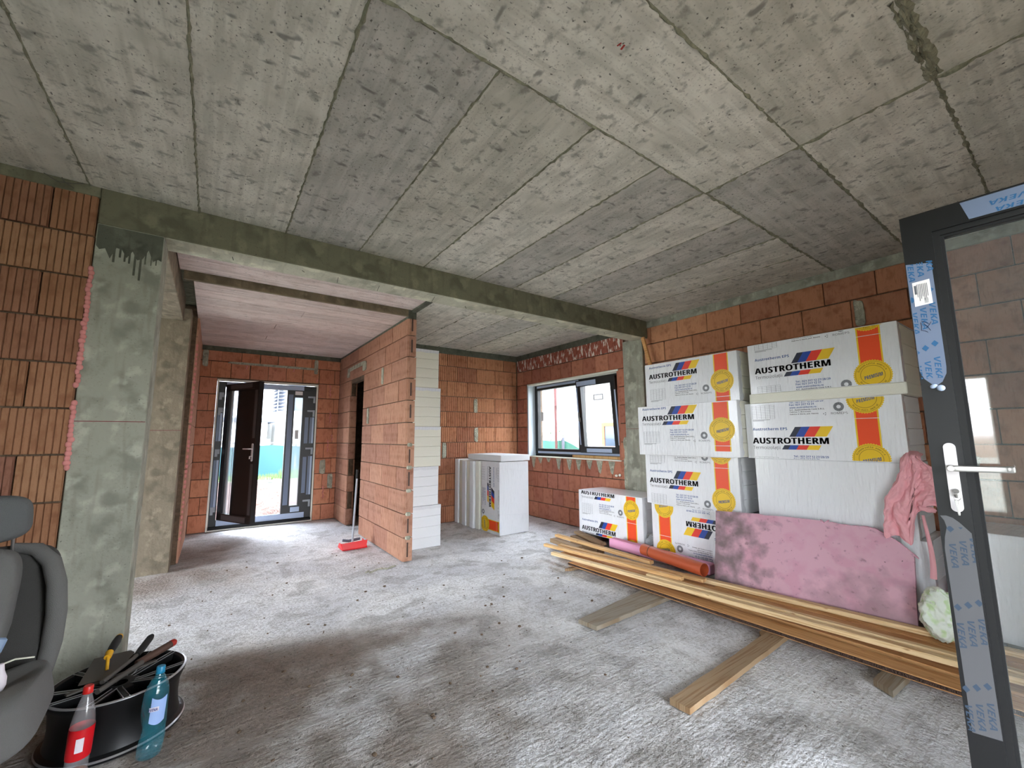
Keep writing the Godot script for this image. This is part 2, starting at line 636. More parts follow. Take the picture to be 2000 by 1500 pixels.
	var grain := layered(512, 512, Color(0.97, 0.95, 0.92), [[g1, 125, 195, Color(0.80, 0.70, 0.58), 0.7], [g2, 140, 215, Color(0.86, 0.78, 0.68), 0.7], [noise_bytes(512, 512, 63, 0.012, 1), 238, 252, Color(0.55, 0.38, 0.24), 0.7]])
	var grain_tex := tex(grain)
	var grain_bump := grey_tex(g1, 512, 512)
	for w in [["pale_wood", Color(0.93, 0.83, 0.66)], ["fresh_wood", Color(0.89, 0.74, 0.53)], ["orange_wood", Color(0.83, 0.64, 0.43)], ["grey_wood", Color(0.58, 0.545, 0.49)], ["brown_wood", Color(0.63, 0.535, 0.42)]]:
		var m := textured(w[0], w[1], grain_tex, grain_bump, 0.08, 1.0, 0.8, false)
		m.uv1_scale = Vector3(2.2, 0.9, 1)
	textured("bark", Color(0.30, 0.22, 0.18), clay_tex, clay_bump, 1.2, 4.0, 0.95)
	# rigid foam
	var bead := noise_bytes(512, 512, 71, 0.08, 1, 1, 1, false, true)
	var bead_tex := grey_tex(bead, 512, 512)
	textured("white_foam", Color(0.93, 0.935, 0.94), null, bead_tex, 0.12, 3.0, 0.8)
	textured("ivory_foam", Color(0.92, 0.915, 0.86), null, bead_tex, 0.12, 3.0, 0.8)
	var dirty := layered(1024, 512, Color(0.82, 0.645, 0.70), [
		[noise_bytes(1024, 512, 81, 0.006, 4), 110, 190, Color(0.80, 0.60, 0.665), 0.8], [noise_bytes(1024, 512, 82, 0.02, 4), 185, 250, Color(0.52, 0.40, 0.42), 0.55], [noise_bytes(1024, 512, 83, 0.05, 2), 232, 246, Color(0.3, 0.24, 0.24), 0.75]])
	smear(dirty)
	var pm := mat("dirty_pink_foam", Color(1, 1, 1), 0.85)
	pm.albedo_texture = tex(dirty)
	mat("pink_foam", Color(0.93, 0.66, 0.79), 0.85)
	mat("pink_foam_edge", Color(0.90, 0.68, 0.76), 0.9)
	# shrink film: white with taut creases
	var crease := noise_bytes(512, 512, 91, 0.045, 3, 1, 8)
	var film := textured("white_film", Color(0.915, 0.92, 0.93), null, grey_tex(crease, 512, 512), 0.45, 1.6, 0.26, true, false)
	film.clearcoat_enabled = true
	film.clearcoat = 0.5
	film.clearcoat_roughness = 0.12
	for c in [["print_black", Color(0.07, 0.07, 0.08)], ["print_navy", Color(0.10, 0.13, 0.22)], ["print_blue", Color(0.10, 0.27, 0.62)], ["print_red", Color(0.90, 0.22, 0.14)], ["print_yellow", Color(0.93, 0.77, 0.11)], ["print_orange", Color(0.95, 0.31, 0.10)], ["print_grey", Color(0.36, 0.37, 0.39)], ["print_text_blue", Color(0.12, 0.30, 0.55)], ["print_gold", Color(0.60, 0.45, 0.04)], ["print_white", Color(0.93, 0.93, 0.93)]]:
		mat(c[0], c[1], 0.4)
	# door profiles and their protective film
	mat("anthracite", Color(0.055, 0.056, 0.061), 0.42)
	mat("anthracite_step", Color(0.042, 0.043, 0.046), 0.5)
	mat("gasket", Color(0.03, 0.03, 0.032), 0.8)
	mat("blue_film", Color(0.41, 0.46, 0.55), 0.45)
	mat("grey_film", Color(0.335, 0.335, 0.345), 0.45)
	mat("film_print", Color(0.13, 0.35, 0.52), 0.5)
	mat("film_print_dull", Color(0.20, 0.26, 0.33), 0.5)
	mat("film_mark", Color(0.10, 0.10, 0.22), 0.6)
	mat("pale_film", Color(0.66, 0.72, 0.82), 0.4)
	mat("sticker", Color(0.90, 0.88, 0.87), 0.6)
	var paper := mat("thin_paper", Color(0.80, 0.79, 0.78), 0.8)
	paper.backlight_enabled = true
	paper.backlight = Color(0.45, 0.45, 0.45)
	mat("satin_plate", Color(0.86, 0.84, 0.84), 0.45, 0.15)
	mat("steel", Color(0.72, 0.71, 0.70), 0.3, 0.9)
	mat("dark_steel", Color(0.42, 0.41, 0.40), 0.35, 0.9)
	mat("grey_clip", Color(0.60, 0.62, 0.65), 0.5)
	glass("pane", Color(0.85, 0.9, 0.9), 0.03)
	glass("frosted_pane", Color(0.92, 0.95, 0.97), 0.35)
	mat("white_plaster", Color(0.93, 0.93, 0.925), 0.9)
	mat("filler_foam", Color(0.90, 0.89, 0.84), 0.9)
	mat("pink_filler", Color(0.84, 0.55, 0.53), 0.95)
	mat("reveal_board", Color(0.76, 0.80, 0.83), 0.85)
	# outside
	textured("soil", Color(0.39, 0.30, 0.265), clay_tex, clay_bump, 6.0, 0.9, 0.97)
	textured("yard", Color(0.80, 0.79, 0.77), conc_tex, conc_bump, 2.0, 0.4, 0.97)
	mat("grass_blade", Color(0.34, 0.46, 0.24), 0.8)
	mat("grass_soil", Color(0.45, 0.50, 0.30), 0.95)
	var mesh := mat("teal_mesh", Color(0.17, 0.33, 0.345), 0.8)
	mesh.backlight_enabled = true
	mesh.backlight = Color(0.12, 0.24, 0.25)
	var mesh2 := mat("green_mesh", Color(0.20, 0.44, 0.37), 0.8)
	mesh2.backlight_enabled = true
	mesh2.backlight = Color(0.16, 0.34, 0.28)
	mat("house_white", Color(0.90, 0.90, 0.89), 0.9)
	mat("house_grey", Color(0.36, 0.38, 0.43), 0.8)
	mat("roof_tile", Color(0.45, 0.36, 0.33), 0.9)
	mat("house_glass", Color(0.28, 0.32, 0.38), 0.15)
	mat("brown_frame", Color(0.60, 0.38, 0.24), 0.6)
	mat("rust_pole", Color(0.36, 0.19, 0.18), 0.6)
	mat("leaf", Color(0.22, 0.40, 0.20), 0.7)
	# odds and ends
	var weave := grey_tex(noise_bytes(256, 256, 95, 0.25, 2), 256, 256)
	textured("seat_cloth", Color(0.40, 0.395, 0.385), null, weave, 0.15, 4.0, 0.95, true, false)
	textured("seat_dark_cloth", Color(0.25, 0.245, 0.235), null, weave, 0.15, 4.0, 0.95, true, false)
	textured("headrest_cloth", Color(0.36, 0.365, 0.365), null, weave, 0.15, 4.0, 0.95, true, false)
	mat("black_rubber", Color(0.06, 0.06, 0.06), 0.75)
	mat("wheel_black", Color(0.085, 0.085, 0.09), 0.38, 0.3)
	mat("wheel_edge", Color(0.72, 0.72, 0.73), 0.32, 0.7)
	mat("rust_steel", Color(0.35, 0.33, 0.31), 0.6, 0.4)
	mat("tool_yellow", Color(0.85, 0.63, 0.13), 0.5)
	mat("tool_brown", Color(0.30, 0.21, 0.17), 0.6)
	mat("tool_red", Color(0.60, 0.14, 0.10), 0.5)
	mat("red_plastic", Color(0.86, 0.05, 0.08), 0.35)
	mat("cap_red", Color(0.80, 0.12, 0.10), 0.4)
	mat("label_red", Color(0.78, 0.05, 0.10), 0.35)
	mat("label_white", Color(0.86, 0.82, 0.84), 0.5)
	mat("label_blue", Color(0.58, 0.68, 0.86), 0.45)
	mat("label_ink", Color(0.20, 0.25, 0.50), 0.5)
	mat("cap_blue", Color(0.06, 0.47, 0.62), 0.4)
	glass("clear_bottle", Color(0.88, 0.86, 0.87), 0.13)
	glass("blue_bottle", Color(0.06, 0.52, 0.60), 0.22)
	var dregs := mat("amber_drink", Color(0.55, 0.30, 0.06), 0.2)
	dregs.metallic_specular = 0.5
	mat("yellow_carton", Color(0.90, 0.68, 0.10), 0.5)
	mat("carton_blue", Color(0.47, 0.55, 0.66), 0.5)
	mat("carton_red", Color(0.45, 0.08, 0.13), 0.5)
	mat("cord", Color(0.85, 0.84, 0.78), 0.7)
	var pipe := mat("pipe_brown", Color(0.72, 0.33, 0.19), 0.38)
	pipe.clearcoat_enabled = true
	pipe.clearcoat = 0.3
	var shirt := textured("pink_cloth", Color(0.95, 0.70, 0.725), null, weave, 0.1, 6.0, 0.95, true, false)
	shirt.backlight_enabled = true
	shirt.backlight = Color(0.25, 0.14, 0.15)
	var rag := layered(256, 256, Color(0.90, 0.93, 0.88), [[noise_bytes(256, 256, 97, 0.012, 2), 120, 210, Color(0.76, 0.87, 0.64), 0.8]])
	textured("green_cloth", Color(1, 1, 1), tex(rag), weave, 0.1, 4.0, 0.95, true, false)
	glass("loose_film", Color(0.75, 0.75, 0.76), 0.30)
	mat("crumpled_film", Color(0.72, 0.72, 0.73), 0.3)


# the soiled left end of the pink board
func smear(im: Image) -> void:
	var f := FastNoiseLite.new()
	f.seed = 84
	f.frequency = 0.008
	f.fractal_octaves = 4
	for y in im.get_height():
		for x in im.get_width():
			var u := float(x) / im.get_width()
			var k := clampf(1.15 - u * 3.2 + f.get_noise_2d(x, y) * 0.9, 0.0, 1.0) * 0.8
			k = maxf(k, clampf(0.75 - absf(u - 0.8) * 3.0 + (float(y) / im.get_height() - 0.75) * 2.2 + f.get_noise_2d(x + 900, y) * 0.9, 0.0, 1.0) * 0.35)
			if k > 0.01:
				im.set_pixel(x, y, im.get_pixel(x, y).lerp(Color(0.42, 0.37, 0.37), k))


# 10 m x 10 m of floor, x from -5 to 5 and z from -9 to 1: dusty white, earth trodden in, shade painted along the beam line and by the hall column
func dirt_shade_map() -> Image:
	var n := 640
	var f := FastNoiseLite.new()
	f.seed = 55
	f.frequency = 0.9
	f.fractal_octaves = 5
	var f2 := FastNoiseLite.new()
	f2.seed = 56
	f2.frequency = 2.6
	f2.fractal_octaves = 4
	var out := PackedByteArray()
	out.resize(n * n * 3)
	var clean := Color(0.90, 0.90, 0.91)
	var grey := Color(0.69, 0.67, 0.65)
	var earth := Color(0.54, 0.47, 0.42)  # trodden earth, and the brown of the painted shade
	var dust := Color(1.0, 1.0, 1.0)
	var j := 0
	for y in n:
		for x in n:
			var px := -5.0 + 10.0 * (x + 0.5) / n
			var pz := -9.0 + 10.0 * (y + 0.5) / n
			var a := f.get_noise_2d(px, pz)
			var b := f2.get_noise_2d(px, pz)
			var c := clean.lerp(dust, clampf(0.4 + a * 1.4, 0, 1))
			# the nearer floor: dirt, with shade painted up to a line under the beam
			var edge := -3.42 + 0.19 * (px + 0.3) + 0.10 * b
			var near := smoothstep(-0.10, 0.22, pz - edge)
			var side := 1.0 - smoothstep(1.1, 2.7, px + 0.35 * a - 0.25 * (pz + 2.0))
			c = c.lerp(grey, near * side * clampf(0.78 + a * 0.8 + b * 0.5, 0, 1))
			# trodden earth along that line, deepening the painted shade, and by the wheel
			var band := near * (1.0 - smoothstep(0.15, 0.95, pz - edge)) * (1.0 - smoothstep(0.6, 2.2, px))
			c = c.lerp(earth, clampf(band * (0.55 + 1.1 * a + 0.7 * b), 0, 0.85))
			c = c.lerp(earth, clampf((1.0 - smoothstep(0.5, 2.0, Vector2(px + 0.2, pz + 1.9).length())) * (0.4 + a + b * 0.6), 0, 0.6))
			# shade of the hall column, painted brown along the left of the hall
			var hall := (1.0 - smoothstep(0.05, 0.9, px + 0.2 + 0.3 * b)) * smoothstep(-7.6, -6.4, pz) * (1.0 - smoothstep(-5.2, -4.2, pz))
			c = c.lerp(earth, clampf(hall * (0.45 + a * 0.9), 0, 0.7))
			# damp smudges
			c = c.lerp(Color(0.55, 0.54, 0.52), clampf((b - 0.22) * 2.0, 0, 0.28))
			c = c.lerp(Color(0.50, 0.48, 0.46), clampf((0.28 - Vector2((px - 2.0) * 0.9, (pz + 1.05) * 1.6).length()) * 2.0 + b * 0.4, 0, 0.5))
			out[j] = int(c.r * 255)
			out[j + 1] = int(c.g * 255)
			out[j + 2] = int(c.b * 255)
			j += 3
	return Image.create_from_data(n, n, false, Image.FORMAT_RGB8, out)


# ------------------------------------------------------------------ room shell
const FACE_RIGHT := Basis(Vector3(0, 0, 1), Vector3(0, 1, 0), Vector3(-1, 0, 0))   # a wall seen when looking towards +x
const FACE_LEFT := Basis(Vector3(0, 0, -1), Vector3(0, 1, 0), Vector3(1, 0, 0))    # a wall seen when looking towards -x


func floor_height(x: float, z: float, f: FastNoiseLite, g: FastNoiseLite) -> float:
	var near := smoothstep(-0.1, 0.2, z + 3.42 - 0.19 * (x + 0.3)) * (1.0 - smoothstep(1.2, 2.8, x))
	var h := f.get_noise_2d(x, z) * 0.006 + g.get_noise_2d(x * 0.5, z * 2.2) * (0.003 + 0.005 * near)
	return -0.006 + clampf(h, -0.012, 0.006)


func build_floor() -> void:
	var f := FastNoiseLite.new()
	f.seed = 3
	f.frequency = 1.3
	f.fractal_octaves = 4
	var g := FastNoiseLite.new()
	g.seed = 4
	g.frequency = 5.0
	g.fractal_octaves = 3
	var x0 := -4.3
	var z0 := -7.75
	var step := 0.04
	var nx := 228
	var nz := 213
	var v := PackedVector3Array()
	var n := PackedVector3Array()
	var t := PackedVector2Array()
	var t2 := PackedVector2Array()
	var ix := PackedInt32Array()
	var h := PackedFloat32Array()
	for j in nz + 1:
		for i in nx + 1:
			h.append(floor_height(x0 + i * step, z0 + j * step, f, g))
	for j in nz + 1:
		for i in nx + 1:
			var x := x0 + i * step
			var z := z0 + j * step
			var k := j * (nx + 1) + i
			v.append(Vector3(x, h[k], z))
			var dx := (h[k + 1] if i < nx else h[k]) - (h[k - 1] if i > 0 else h[k])
			var dz := (h[k + nx + 1] if j < nz else h[k]) - (h[k - nx - 1] if j > 0 else h[k])
			n.append(Vector3(-dx, 2.0 * step, -dz).normalized())
			t.append(Vector2(x, z))
			t2.append(Vector2((x + 5.0) / 10.0, (z + 9.0) / 10.0))
	for j in nz:
		for i in nx:
			var a := j * (nx + 1) + i
			ix.append_array([a, a + 1, a + nx + 2, a, a + nx + 2, a + nx + 1])
	var ar := []
	ar.resize(Mesh.ARRAY_MAX)
	ar[Mesh.ARRAY_VERTEX] = v
	ar[Mesh.ARRAY_NORMAL] = n
	ar[Mesh.ARRAY_TEX_UV] = t
	ar[Mesh.ARRAY_TEX_UV2] = t2
	ar[Mesh.ARRAY_INDEX] = ix
	var m := ArrayMesh.new()
	m.add_surface_from_arrays(Mesh.PRIMITIVE_TRIANGLES, ar)
	var fl := structure("floor", m, M.screed, "rough unfinished concrete screed floor, dusty white with trodden earth and painted shade", "floor")
	put("base_slab", span(Vector3(-4.5, -0.30, -7.95), Vector3(4.85, -0.03, 0.8)), M.mortar, fl)


func build_shell() -> void:
	build_floor()
	# the frame of cast concrete
	var c := structure("concrete_column", span(Vector3(-0.63, -0.02, -3.5), Vector3(-0.325, 2.586, -3.27), 0.004), M.column_concrete, "grey cast concrete column at the end of the left brick wall", "column")
	var mb := MB.new()
	var r := RandomNumberGenerator.new()
	r.seed = 5
	for k in 9:   # dark runs of grout below the beam
		var x := -0.55 + 0.024 * k + r.randf() * 0.008
		var w := 0.004 + r.randf() * 0.008
		var low := 2.43 - 0.16 * r.randf() * r.randf() - 0.02
		mb.box(Vector3(x, (2.46 + low) / 2, -3.2695), Vector3(w, 2.46 - low, 0.0022), 0.0008)
	var band := PackedVector2Array([Vector2(-0.625, 2.58), Vector2(-0.625, 2.45)])
	for k in 12:
		band.append(Vector2(-0.61 + 0.024 * k, 2.43 + 0.035 * sin(k * 2.3) + 0.015 * sin(k * 5.1)))
	band.append_array([Vector2(-0.33, 2.42), Vector2(-0.33, 2.58)])
	mb.prism(band, -3.2705, -3.2688)
	put("grout_runs", mb.mesh(), M.drip_concrete, c, Transform3D(), "dark grout runs below the beam")
	mb = MB.new()
	mb.box(Vector3(-0.478, 1.431, -3.2695), Vector3(0.30, 0.004, 0.002))
	put("level_mark", mb.mesh(), M.carton_red, c, Transform3D(), "thin red level line")
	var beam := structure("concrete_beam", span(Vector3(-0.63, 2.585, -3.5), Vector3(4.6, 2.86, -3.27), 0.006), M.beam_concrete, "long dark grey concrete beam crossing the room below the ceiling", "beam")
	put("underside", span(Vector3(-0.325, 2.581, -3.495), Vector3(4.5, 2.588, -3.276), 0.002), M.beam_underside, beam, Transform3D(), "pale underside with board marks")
	mb = MB.new()
	for k in 11:
		var x := -0.1 + k * 0.37 + r.randf() * 0.2
		mb.tube([Vector3(x, 2.585, -3.30 - r.randf() * 0.15), Vector3(x + 0.01, 2.555 + r.randf() * 0.01, -3.31 - r.randf() * 0.15)], 0.0022, 5)
	put("nail", mb.mesh(), M.rust_steel, beam).set_meta("kind", "stuff")
	structure("concrete_beam", span(Vector3(-0.62, 2.60, -5.66), Vector3(-0.335, 2.86, -3.5), 0.005), M.warm_concrete, "short concrete beam running back from the front column to the hall column", "beam")
	var c2 := structure("concrete_column", span(Vector3(-0.58, -0.02, -5.92), Vector3(-0.272, 2.74, -5.62), 0.004), M.warm_concrete, "brownish concrete column standing further back, at the left of the hall", "column")
	put("level_mark", span(Vector3(-0.58, 1.421, -5.6205), Vector3(-0.272, 1.425, -5.619)), M.carton_red, c2, Transform3D(), "thin red level line")
	var c3 := structure("concrete_column", span(Vector3(4.47, -0.02, -3.66), Vector3(4.84, 2.60, -3.34), 0.006), M.column_concrete, "concrete column in the right wall between window and foam packs", "column")
	put("level_mark", span(Vector3(4.4685, 1.42, -3.66), Vector3(4.4705, 1.424, -3.34)), M.carton_red, c3, Transform3D(), "thin red level line")
	mb = MB.new()
	for k in 7:
		var y := 0.35 + k * 0.14 + r.randf() * 0.08
		mb.cushion(Vector3(4.487, y, -3.67 - r.randf() * 0.02), Vector3(0.04, 0.12 + r.randf() * 0.12, 0.07), 0.8, 0.8, Basis(), 10, 6)
	put("mortar_lump", mb.mesh(), M.mortar, c3)
	# brick walls: their cores; the bricks are laid later
	structure("wall_left", span(Vector3(-4.2, -0.02, -3.49), Vector3(-0.63, 2.745, -3.29)), M.dark_mortar, "left wall of ribbed orange clay blocks in front of the concrete column", "wall")
	put("top_band", span(Vector3(-4.2, 2.743, -3.5), Vector3(-0.632, 2.86, -3.272), 0.004), M.beam_concrete, get_node("wall_left"))
	structure("wall_hall", span(Vector3(-0.5, -0.02, -7.62), Vector3(-0.228, 2.86, -5.92)), M.dark_mortar, "narrow left wall of the hall in ribbed pinkish clay blocks", "wall")
	var back := structure("wall_back", span(Vector3(-4.5, 0.0, -7.95), Vector3(0.008, 2.86, -7.638)), M.dark_mortar, "back wall of the hall around the entrance door, orange clay blocks", "wall")
	put("core", span(Vector3(1.412, 0.0, -7.95), Vector3(4.85, 2.86, -7.638)), M.dark_mortar, back)
	put("core", span(Vector3(0.008, 2.235, -7.95), Vector3(1.412, 2.86, -7.638)), M.dark_mortar, back)
	put("top_band", span(Vector3(-0.25, 2.655, -7.64), Vector3(1.76, 2.80, -7.612), 0.006), M.drip_concrete, back)
	var kit := structure("wall_kitchen", span(Vector3(1.83, -0.02, -6.33), Vector3(4.52, 2.86, -6.158)), M.dark_mortar, "kitchen back wall of ribbed orange clay blocks behind the foam boards", "wall")
	put("top_band", span(Vector3(1.83, 2.70, -6.16), Vector3(4.52, 2.84, -6.126), 0.006), M.drip_concrete, kit)
	var win := structure("wall_window", span(Vector3(4.518, -0.02, -7.95), Vector3(4.85, 2.86, -5.84)), M.dark_mortar, "red clay block wall with the kitchen window", "wall")
	put("core", span(Vector3(4.518, -0.02, -5.84), Vector3(4.85, 0.992, -3.78)), M.dark_mortar, win)
	put("core", span(Vector3(4.518, 2.258, -5.84), Vector3(4.85, 2.86, -3.78)), M.dark_mortar, win)
	put("core", span(Vector3(4.518, -0.02, -3.78), Vector3(4.85, 2.86, -3.64)), M.dark_mortar, win)
	put("top_band", span(Vector3(4.49, 2.712, -6.14), Vector3(4.52, 2.86, -3.66), 0.006), M.drip_concrete, win)
	var right := structure("wall_right", span(Vector3(4.518, -0.02, -3.34), Vector3(4.85, 2.86, 0.8)), M.dark_mortar, "right wall of orange clay blocks behind the stacked foam packs", "wall")
	put("top_band", span(Vector3(4.49, 2.715, -3.34), Vector3(4.52, 2.86, 0.5), 0.006), M.column_concrete, right)
	var rear := structure("wall_rear", span(Vector3(2.30, -0.3, 0.5), Vector3(4.85, 2.86, 0.8)), M.plaster, "rear wall with the wide terrace opening", "wall")
	put("core", span(Vector3(-4.5, -0.3, 0.5), Vector3(0.75, 2.86, 0.8)), M.plaster, rear)
	put("core", span(Vector3(0.75, 2.28, 0.5), Vector3(2.30, 2.86, 0.8)), M.plaster, rear)
	structure("terrace", span(Vector3(-2.5, -0.4, 0.8), Vector3(5.5, -0.06, 5.0), 0.01), M.dark_mortar, "grey terrace slab behind the camera", "terrace")
	var over := structure("added_sky_blocker_roof", span(Vector3(-2.5, 2.86, 0.8), Vector3(5.5, 3.06, 3.2), 0.01), M.ceiling_concrete_1, "unseen concrete slab added behind the camera to block high sky light", "slab")  # added overhang out of view, keeps high sky light off the near floor
	for x in [-2.3, 5.2]:  # posts carrying the added slab
		put("post", span(Vector3(x, -0.06, 2.9), Vector3(x + 0.2, 2.86, 3.1), 0.005), M.plaster, over)
	var side := structure("wall_side", span(Vector3(-4.5, -0.3, -7.95), Vector3(-4.2, 2.86, -6.4)), M.plaster, "far left outer wall with two openings", "wall")
	put("core", span(Vector3(-4.5, -0.3, -3.55), Vector3(-4.2, 2.86, -0.70)), M.plaster, side)
	put("core", span(Vector3(-4.5, -0.3, 0.16), Vector3(-4.2, 2.86, 0.5)), M.plaster, side)
	put("core", span(Vector3(-4.5, 2.62, -6.4), Vector3(-4.2, 2.86, -3.55)), M.plaster, side)
	put("core", span(Vector3(-4.5, 2.11, -0.70), Vector3(-4.2, 2.86, 0.16)), M.plaster, side)
	put("core", span(Vector3(-4.5, -0.3, -0.70), Vector3(-4.2, 0.29, 0.16)), M.plaster, side)
	put("core", span(Vector3(-4.5, -0.3, -6.4), Vector3(-4.2, 0.02, -3.55)), M.plaster, side)


# ------------------------------------------------------------------ ceilings: one cast slab that keeps the print of its shutter panels
func ceiling_panel(parent: Node, x0: float, x1: float, z0: float, z1: float, y: float, m: Material, along_x := false) -> void:
	var mb := MB.new()
	var g := 0.0022
	mb.box(Vector3((x0 + x1) / 2, (y + 2.88) / 2, (z0 + z1) / 2), Vector3(x1 - x0 - 2 * g, 2.88 - y, z1 - z0 - 2 * g), 0.0025)
	if along_x:
		for i in mb.t.size():
			mb.t[i] = Vector2(mb.t[i].y, mb.t[i].x)
	put("panel", mb.mesh(), m, parent)


func seam(parent: Node, a: Vector3, b: Vector3, rough := 1.0) -> void:
	var steps := int(a.distance_to(b) / 0.03) + 1
	var d := (b - a).normalized()
	var s := d.cross(Vector3.UP)
	var mb := MB.new()
	var pts := []
	for i in steps + 1:
		var p := a.lerp(b, float(i) / steps) + s * (rng.randf() - 0.5) * 0.007
		pts.append([p, 0.003 + rng.randf() * 0.008 * rough, (rng.randf() ** 2) * 0.012 * rough])
	for i in steps:
		var p: Array = pts[i]
		var q: Array = pts[i + 1]
		var up := Vector3(0, 0.004, 0)
		mb.quad(p[0] - s * p[1] + up, p[0] - Vector3(0, p[2], 0), q[0] - Vector3(0, q[2], 0), q[0] - s * q[1] + up)
		mb.quad(p[0] - Vector3(0, p[2], 0), p[0] + s * p[1] + up, q[0] + s * q[1] + up, q[0] - Vector3(0, q[2], 0))
	put("seam", mb.mesh(), M.seam_concrete, parent)


func build_ceilings() -> void:
	var ce := structure("ceiling", span(Vector3(-4.5, 2.87, -7.95), Vector3(4.85, 3.1, 0.8)), M.seam_concrete, "bare concrete ceiling with the marks of shuttering panels", "ceiling")
	var r := RandomNumberGenerator.new()
	r.seed = 77
	var cm := func() -> Material: return M["ceiling_concrete_%d" % r.randi_range(0, 3)]
	# panels that run back to the beam
	var xs := [-4.2, -3.7, -3.2, -2.7, -2.2, -1.7, -1.19, -0.68, -0.17, 0.335, 0.85, 1.40, 1.91, 2.35, 2.85, 3.36, 3.88, 4.5]
	for i in xs.size() - 1:
		ceiling_panel(ce, xs[i], xs[i + 1], -3.27, -1.25, 2.800 + r.randf() * 0.004, cm.call())
		if i > 4:
			seam(ce, Vector3(xs[i], 2.801, -3.27), Vector3(xs[i], 2.801, -1.25))
	# rows that run across, nearer the camera
	var rows := [[-1.25, -0.74, [-4.2, -2.1, 0.36, 2.36, 4.5]], [-0.74, -0.24, [-4.2, -1.6, 0.36, 2.36, 4.5]], [-0.24, 0.5, [-4.2, -2.1, 0.36, 2.36, 4.5]]]
	for row in rows:
		for i in row[2].size() - 1:
			ceiling_panel(ce, row[2][i], row[2][i + 1], row[0], row[1], 2.798 + r.randf() * 0.006, cm.call(), true)
		seam(ce, Vector3(-2.6, 2.80, row[0]), Vector3(4.5, 2.80, row[0]), 1.5)
	for x in [0.36, 2.36]:
		seam(ce, Vector3(x, 2.80, -1.25), Vector3(x, 2.80, 0.5), 1.4)
	# a rough, torn stretch of the joint
	for k in 3:
		seam(ce, Vector3(1.80, 2.80, -0.262 + 0.016 * k), Vector3(2.34, 2.80, -0.255 + 0.016 * k), 2.2)
	var mb := MB.new()
	mb.box(Vector3(1.155, 2.7985, -0.90), Vector3(0.006, 0.002, 0.018), 0.0008, Basis(Vector3.UP, 0.2))
	mb.box(Vector3(1.175, 2.7985, -0.90), Vector3(0.008, 0.002, 0.022), 0.0008, Basis(Vector3.UP, -0.2))
	put("paint_dab", mb.mesh(), M.tool_red, ce, Transform3D(), "two small dabs of red paint")
	# a knot of tying wire by the left wall
	mb = MB.new()
	mb.tube([Vector3(-0.86, 2.80, -3.25), Vector3(-0.80, 2.762, -3.235), Vector3(-0.74, 2.775, -3.24), Vector3(-0.70, 2.795, -3.25)], 0.002, 5)
	mb.tube([Vector3(-0.79, 2.80, -3.25), Vector3(-0.775, 2.77, -3.23), Vector3(-0.735, 2.748, -3.24)], 0.002, 5)
	put("tying_wire", mb.mesh(), M.rust_steel, ce, Transform3D(), "rusty knot of tying wire")
	# kitchen
	xs = [1.84, 2.44, 2.90, 3.40, 3.90, 4.5]
	for i in xs.size() - 1:
		ceiling_panel(ce, xs[i], xs[i + 1], -6.15, -3.5, 2.800 + r.randf() * 0.004, cm.call())
		seam(ce, Vector3(xs[i], 2.802, -6.15), Vector3(xs[i], 2.802, -3.5))
	# strip between the beam and the hall, then the hall itself, printed by boards
	var zs := [-4.5, -4.17, -3.84, -3.5]
	for i in 3:
		ceiling_panel(ce, -0.33, 1.80, zs[i], zs[i + 1], 2.799 + r.randf() * 0.003, M["board_concrete_%d" % (i % 3)], true)
	put("step", span(Vector3(-0.30, 2.722, -4.535), Vector3(1.84, 2.875, -4.5), 0.004), M.brown_concrete, ce, Transform3D(), "brown edge of the lower hall ceiling")
	zs = [-7.64, -7.42, -7.2, -6.95, -6.72, -6.47, -6.24, -6.0, -5.76, -5.50, -5.25, -5.0, -4.77, -4.53]
	for i in zs.size() - 1:
		var cut := -0.23 + (r.randf() * 1.5 if i % 3 == 1 else 0.0)
		if cut > 0.2:
			ceiling_panel(ce, -0.23, cut, zs[i], zs[i + 1], 2.722 + r.randf() * 0.005, M["board_concrete_%d" % r.randi_range(0, 2)], true)
			ceiling_panel(ce, cut, 1.80, zs[i], zs[i + 1], 2.722 + r.randf() * 0.005, M["board_concrete_%d" % r.randi_range(0, 2)], true)
		else:
			ceiling_panel(ce, -0.23, 1.80, zs[i], zs[i + 1], 2.722 + r.randf() * 0.005, M["board_concrete_%d" % r.randi_range(0, 2)], true)
	put("rib", span(Vector3(1.79, 2.775, -4.5), Vector3(1.85, 2.87, -3.5), 0.004), M.drip_concrete, ce)
	# the side room behind the column
	ceiling_panel(ce, -4.2, -0.62, -7.62, -3.5, 2.80, M.ceiling_concrete_1)
	ceiling_panel(ce, 1.86, 4.5, -7.62, -6.16, 2.80, M.ceiling_concrete_1)


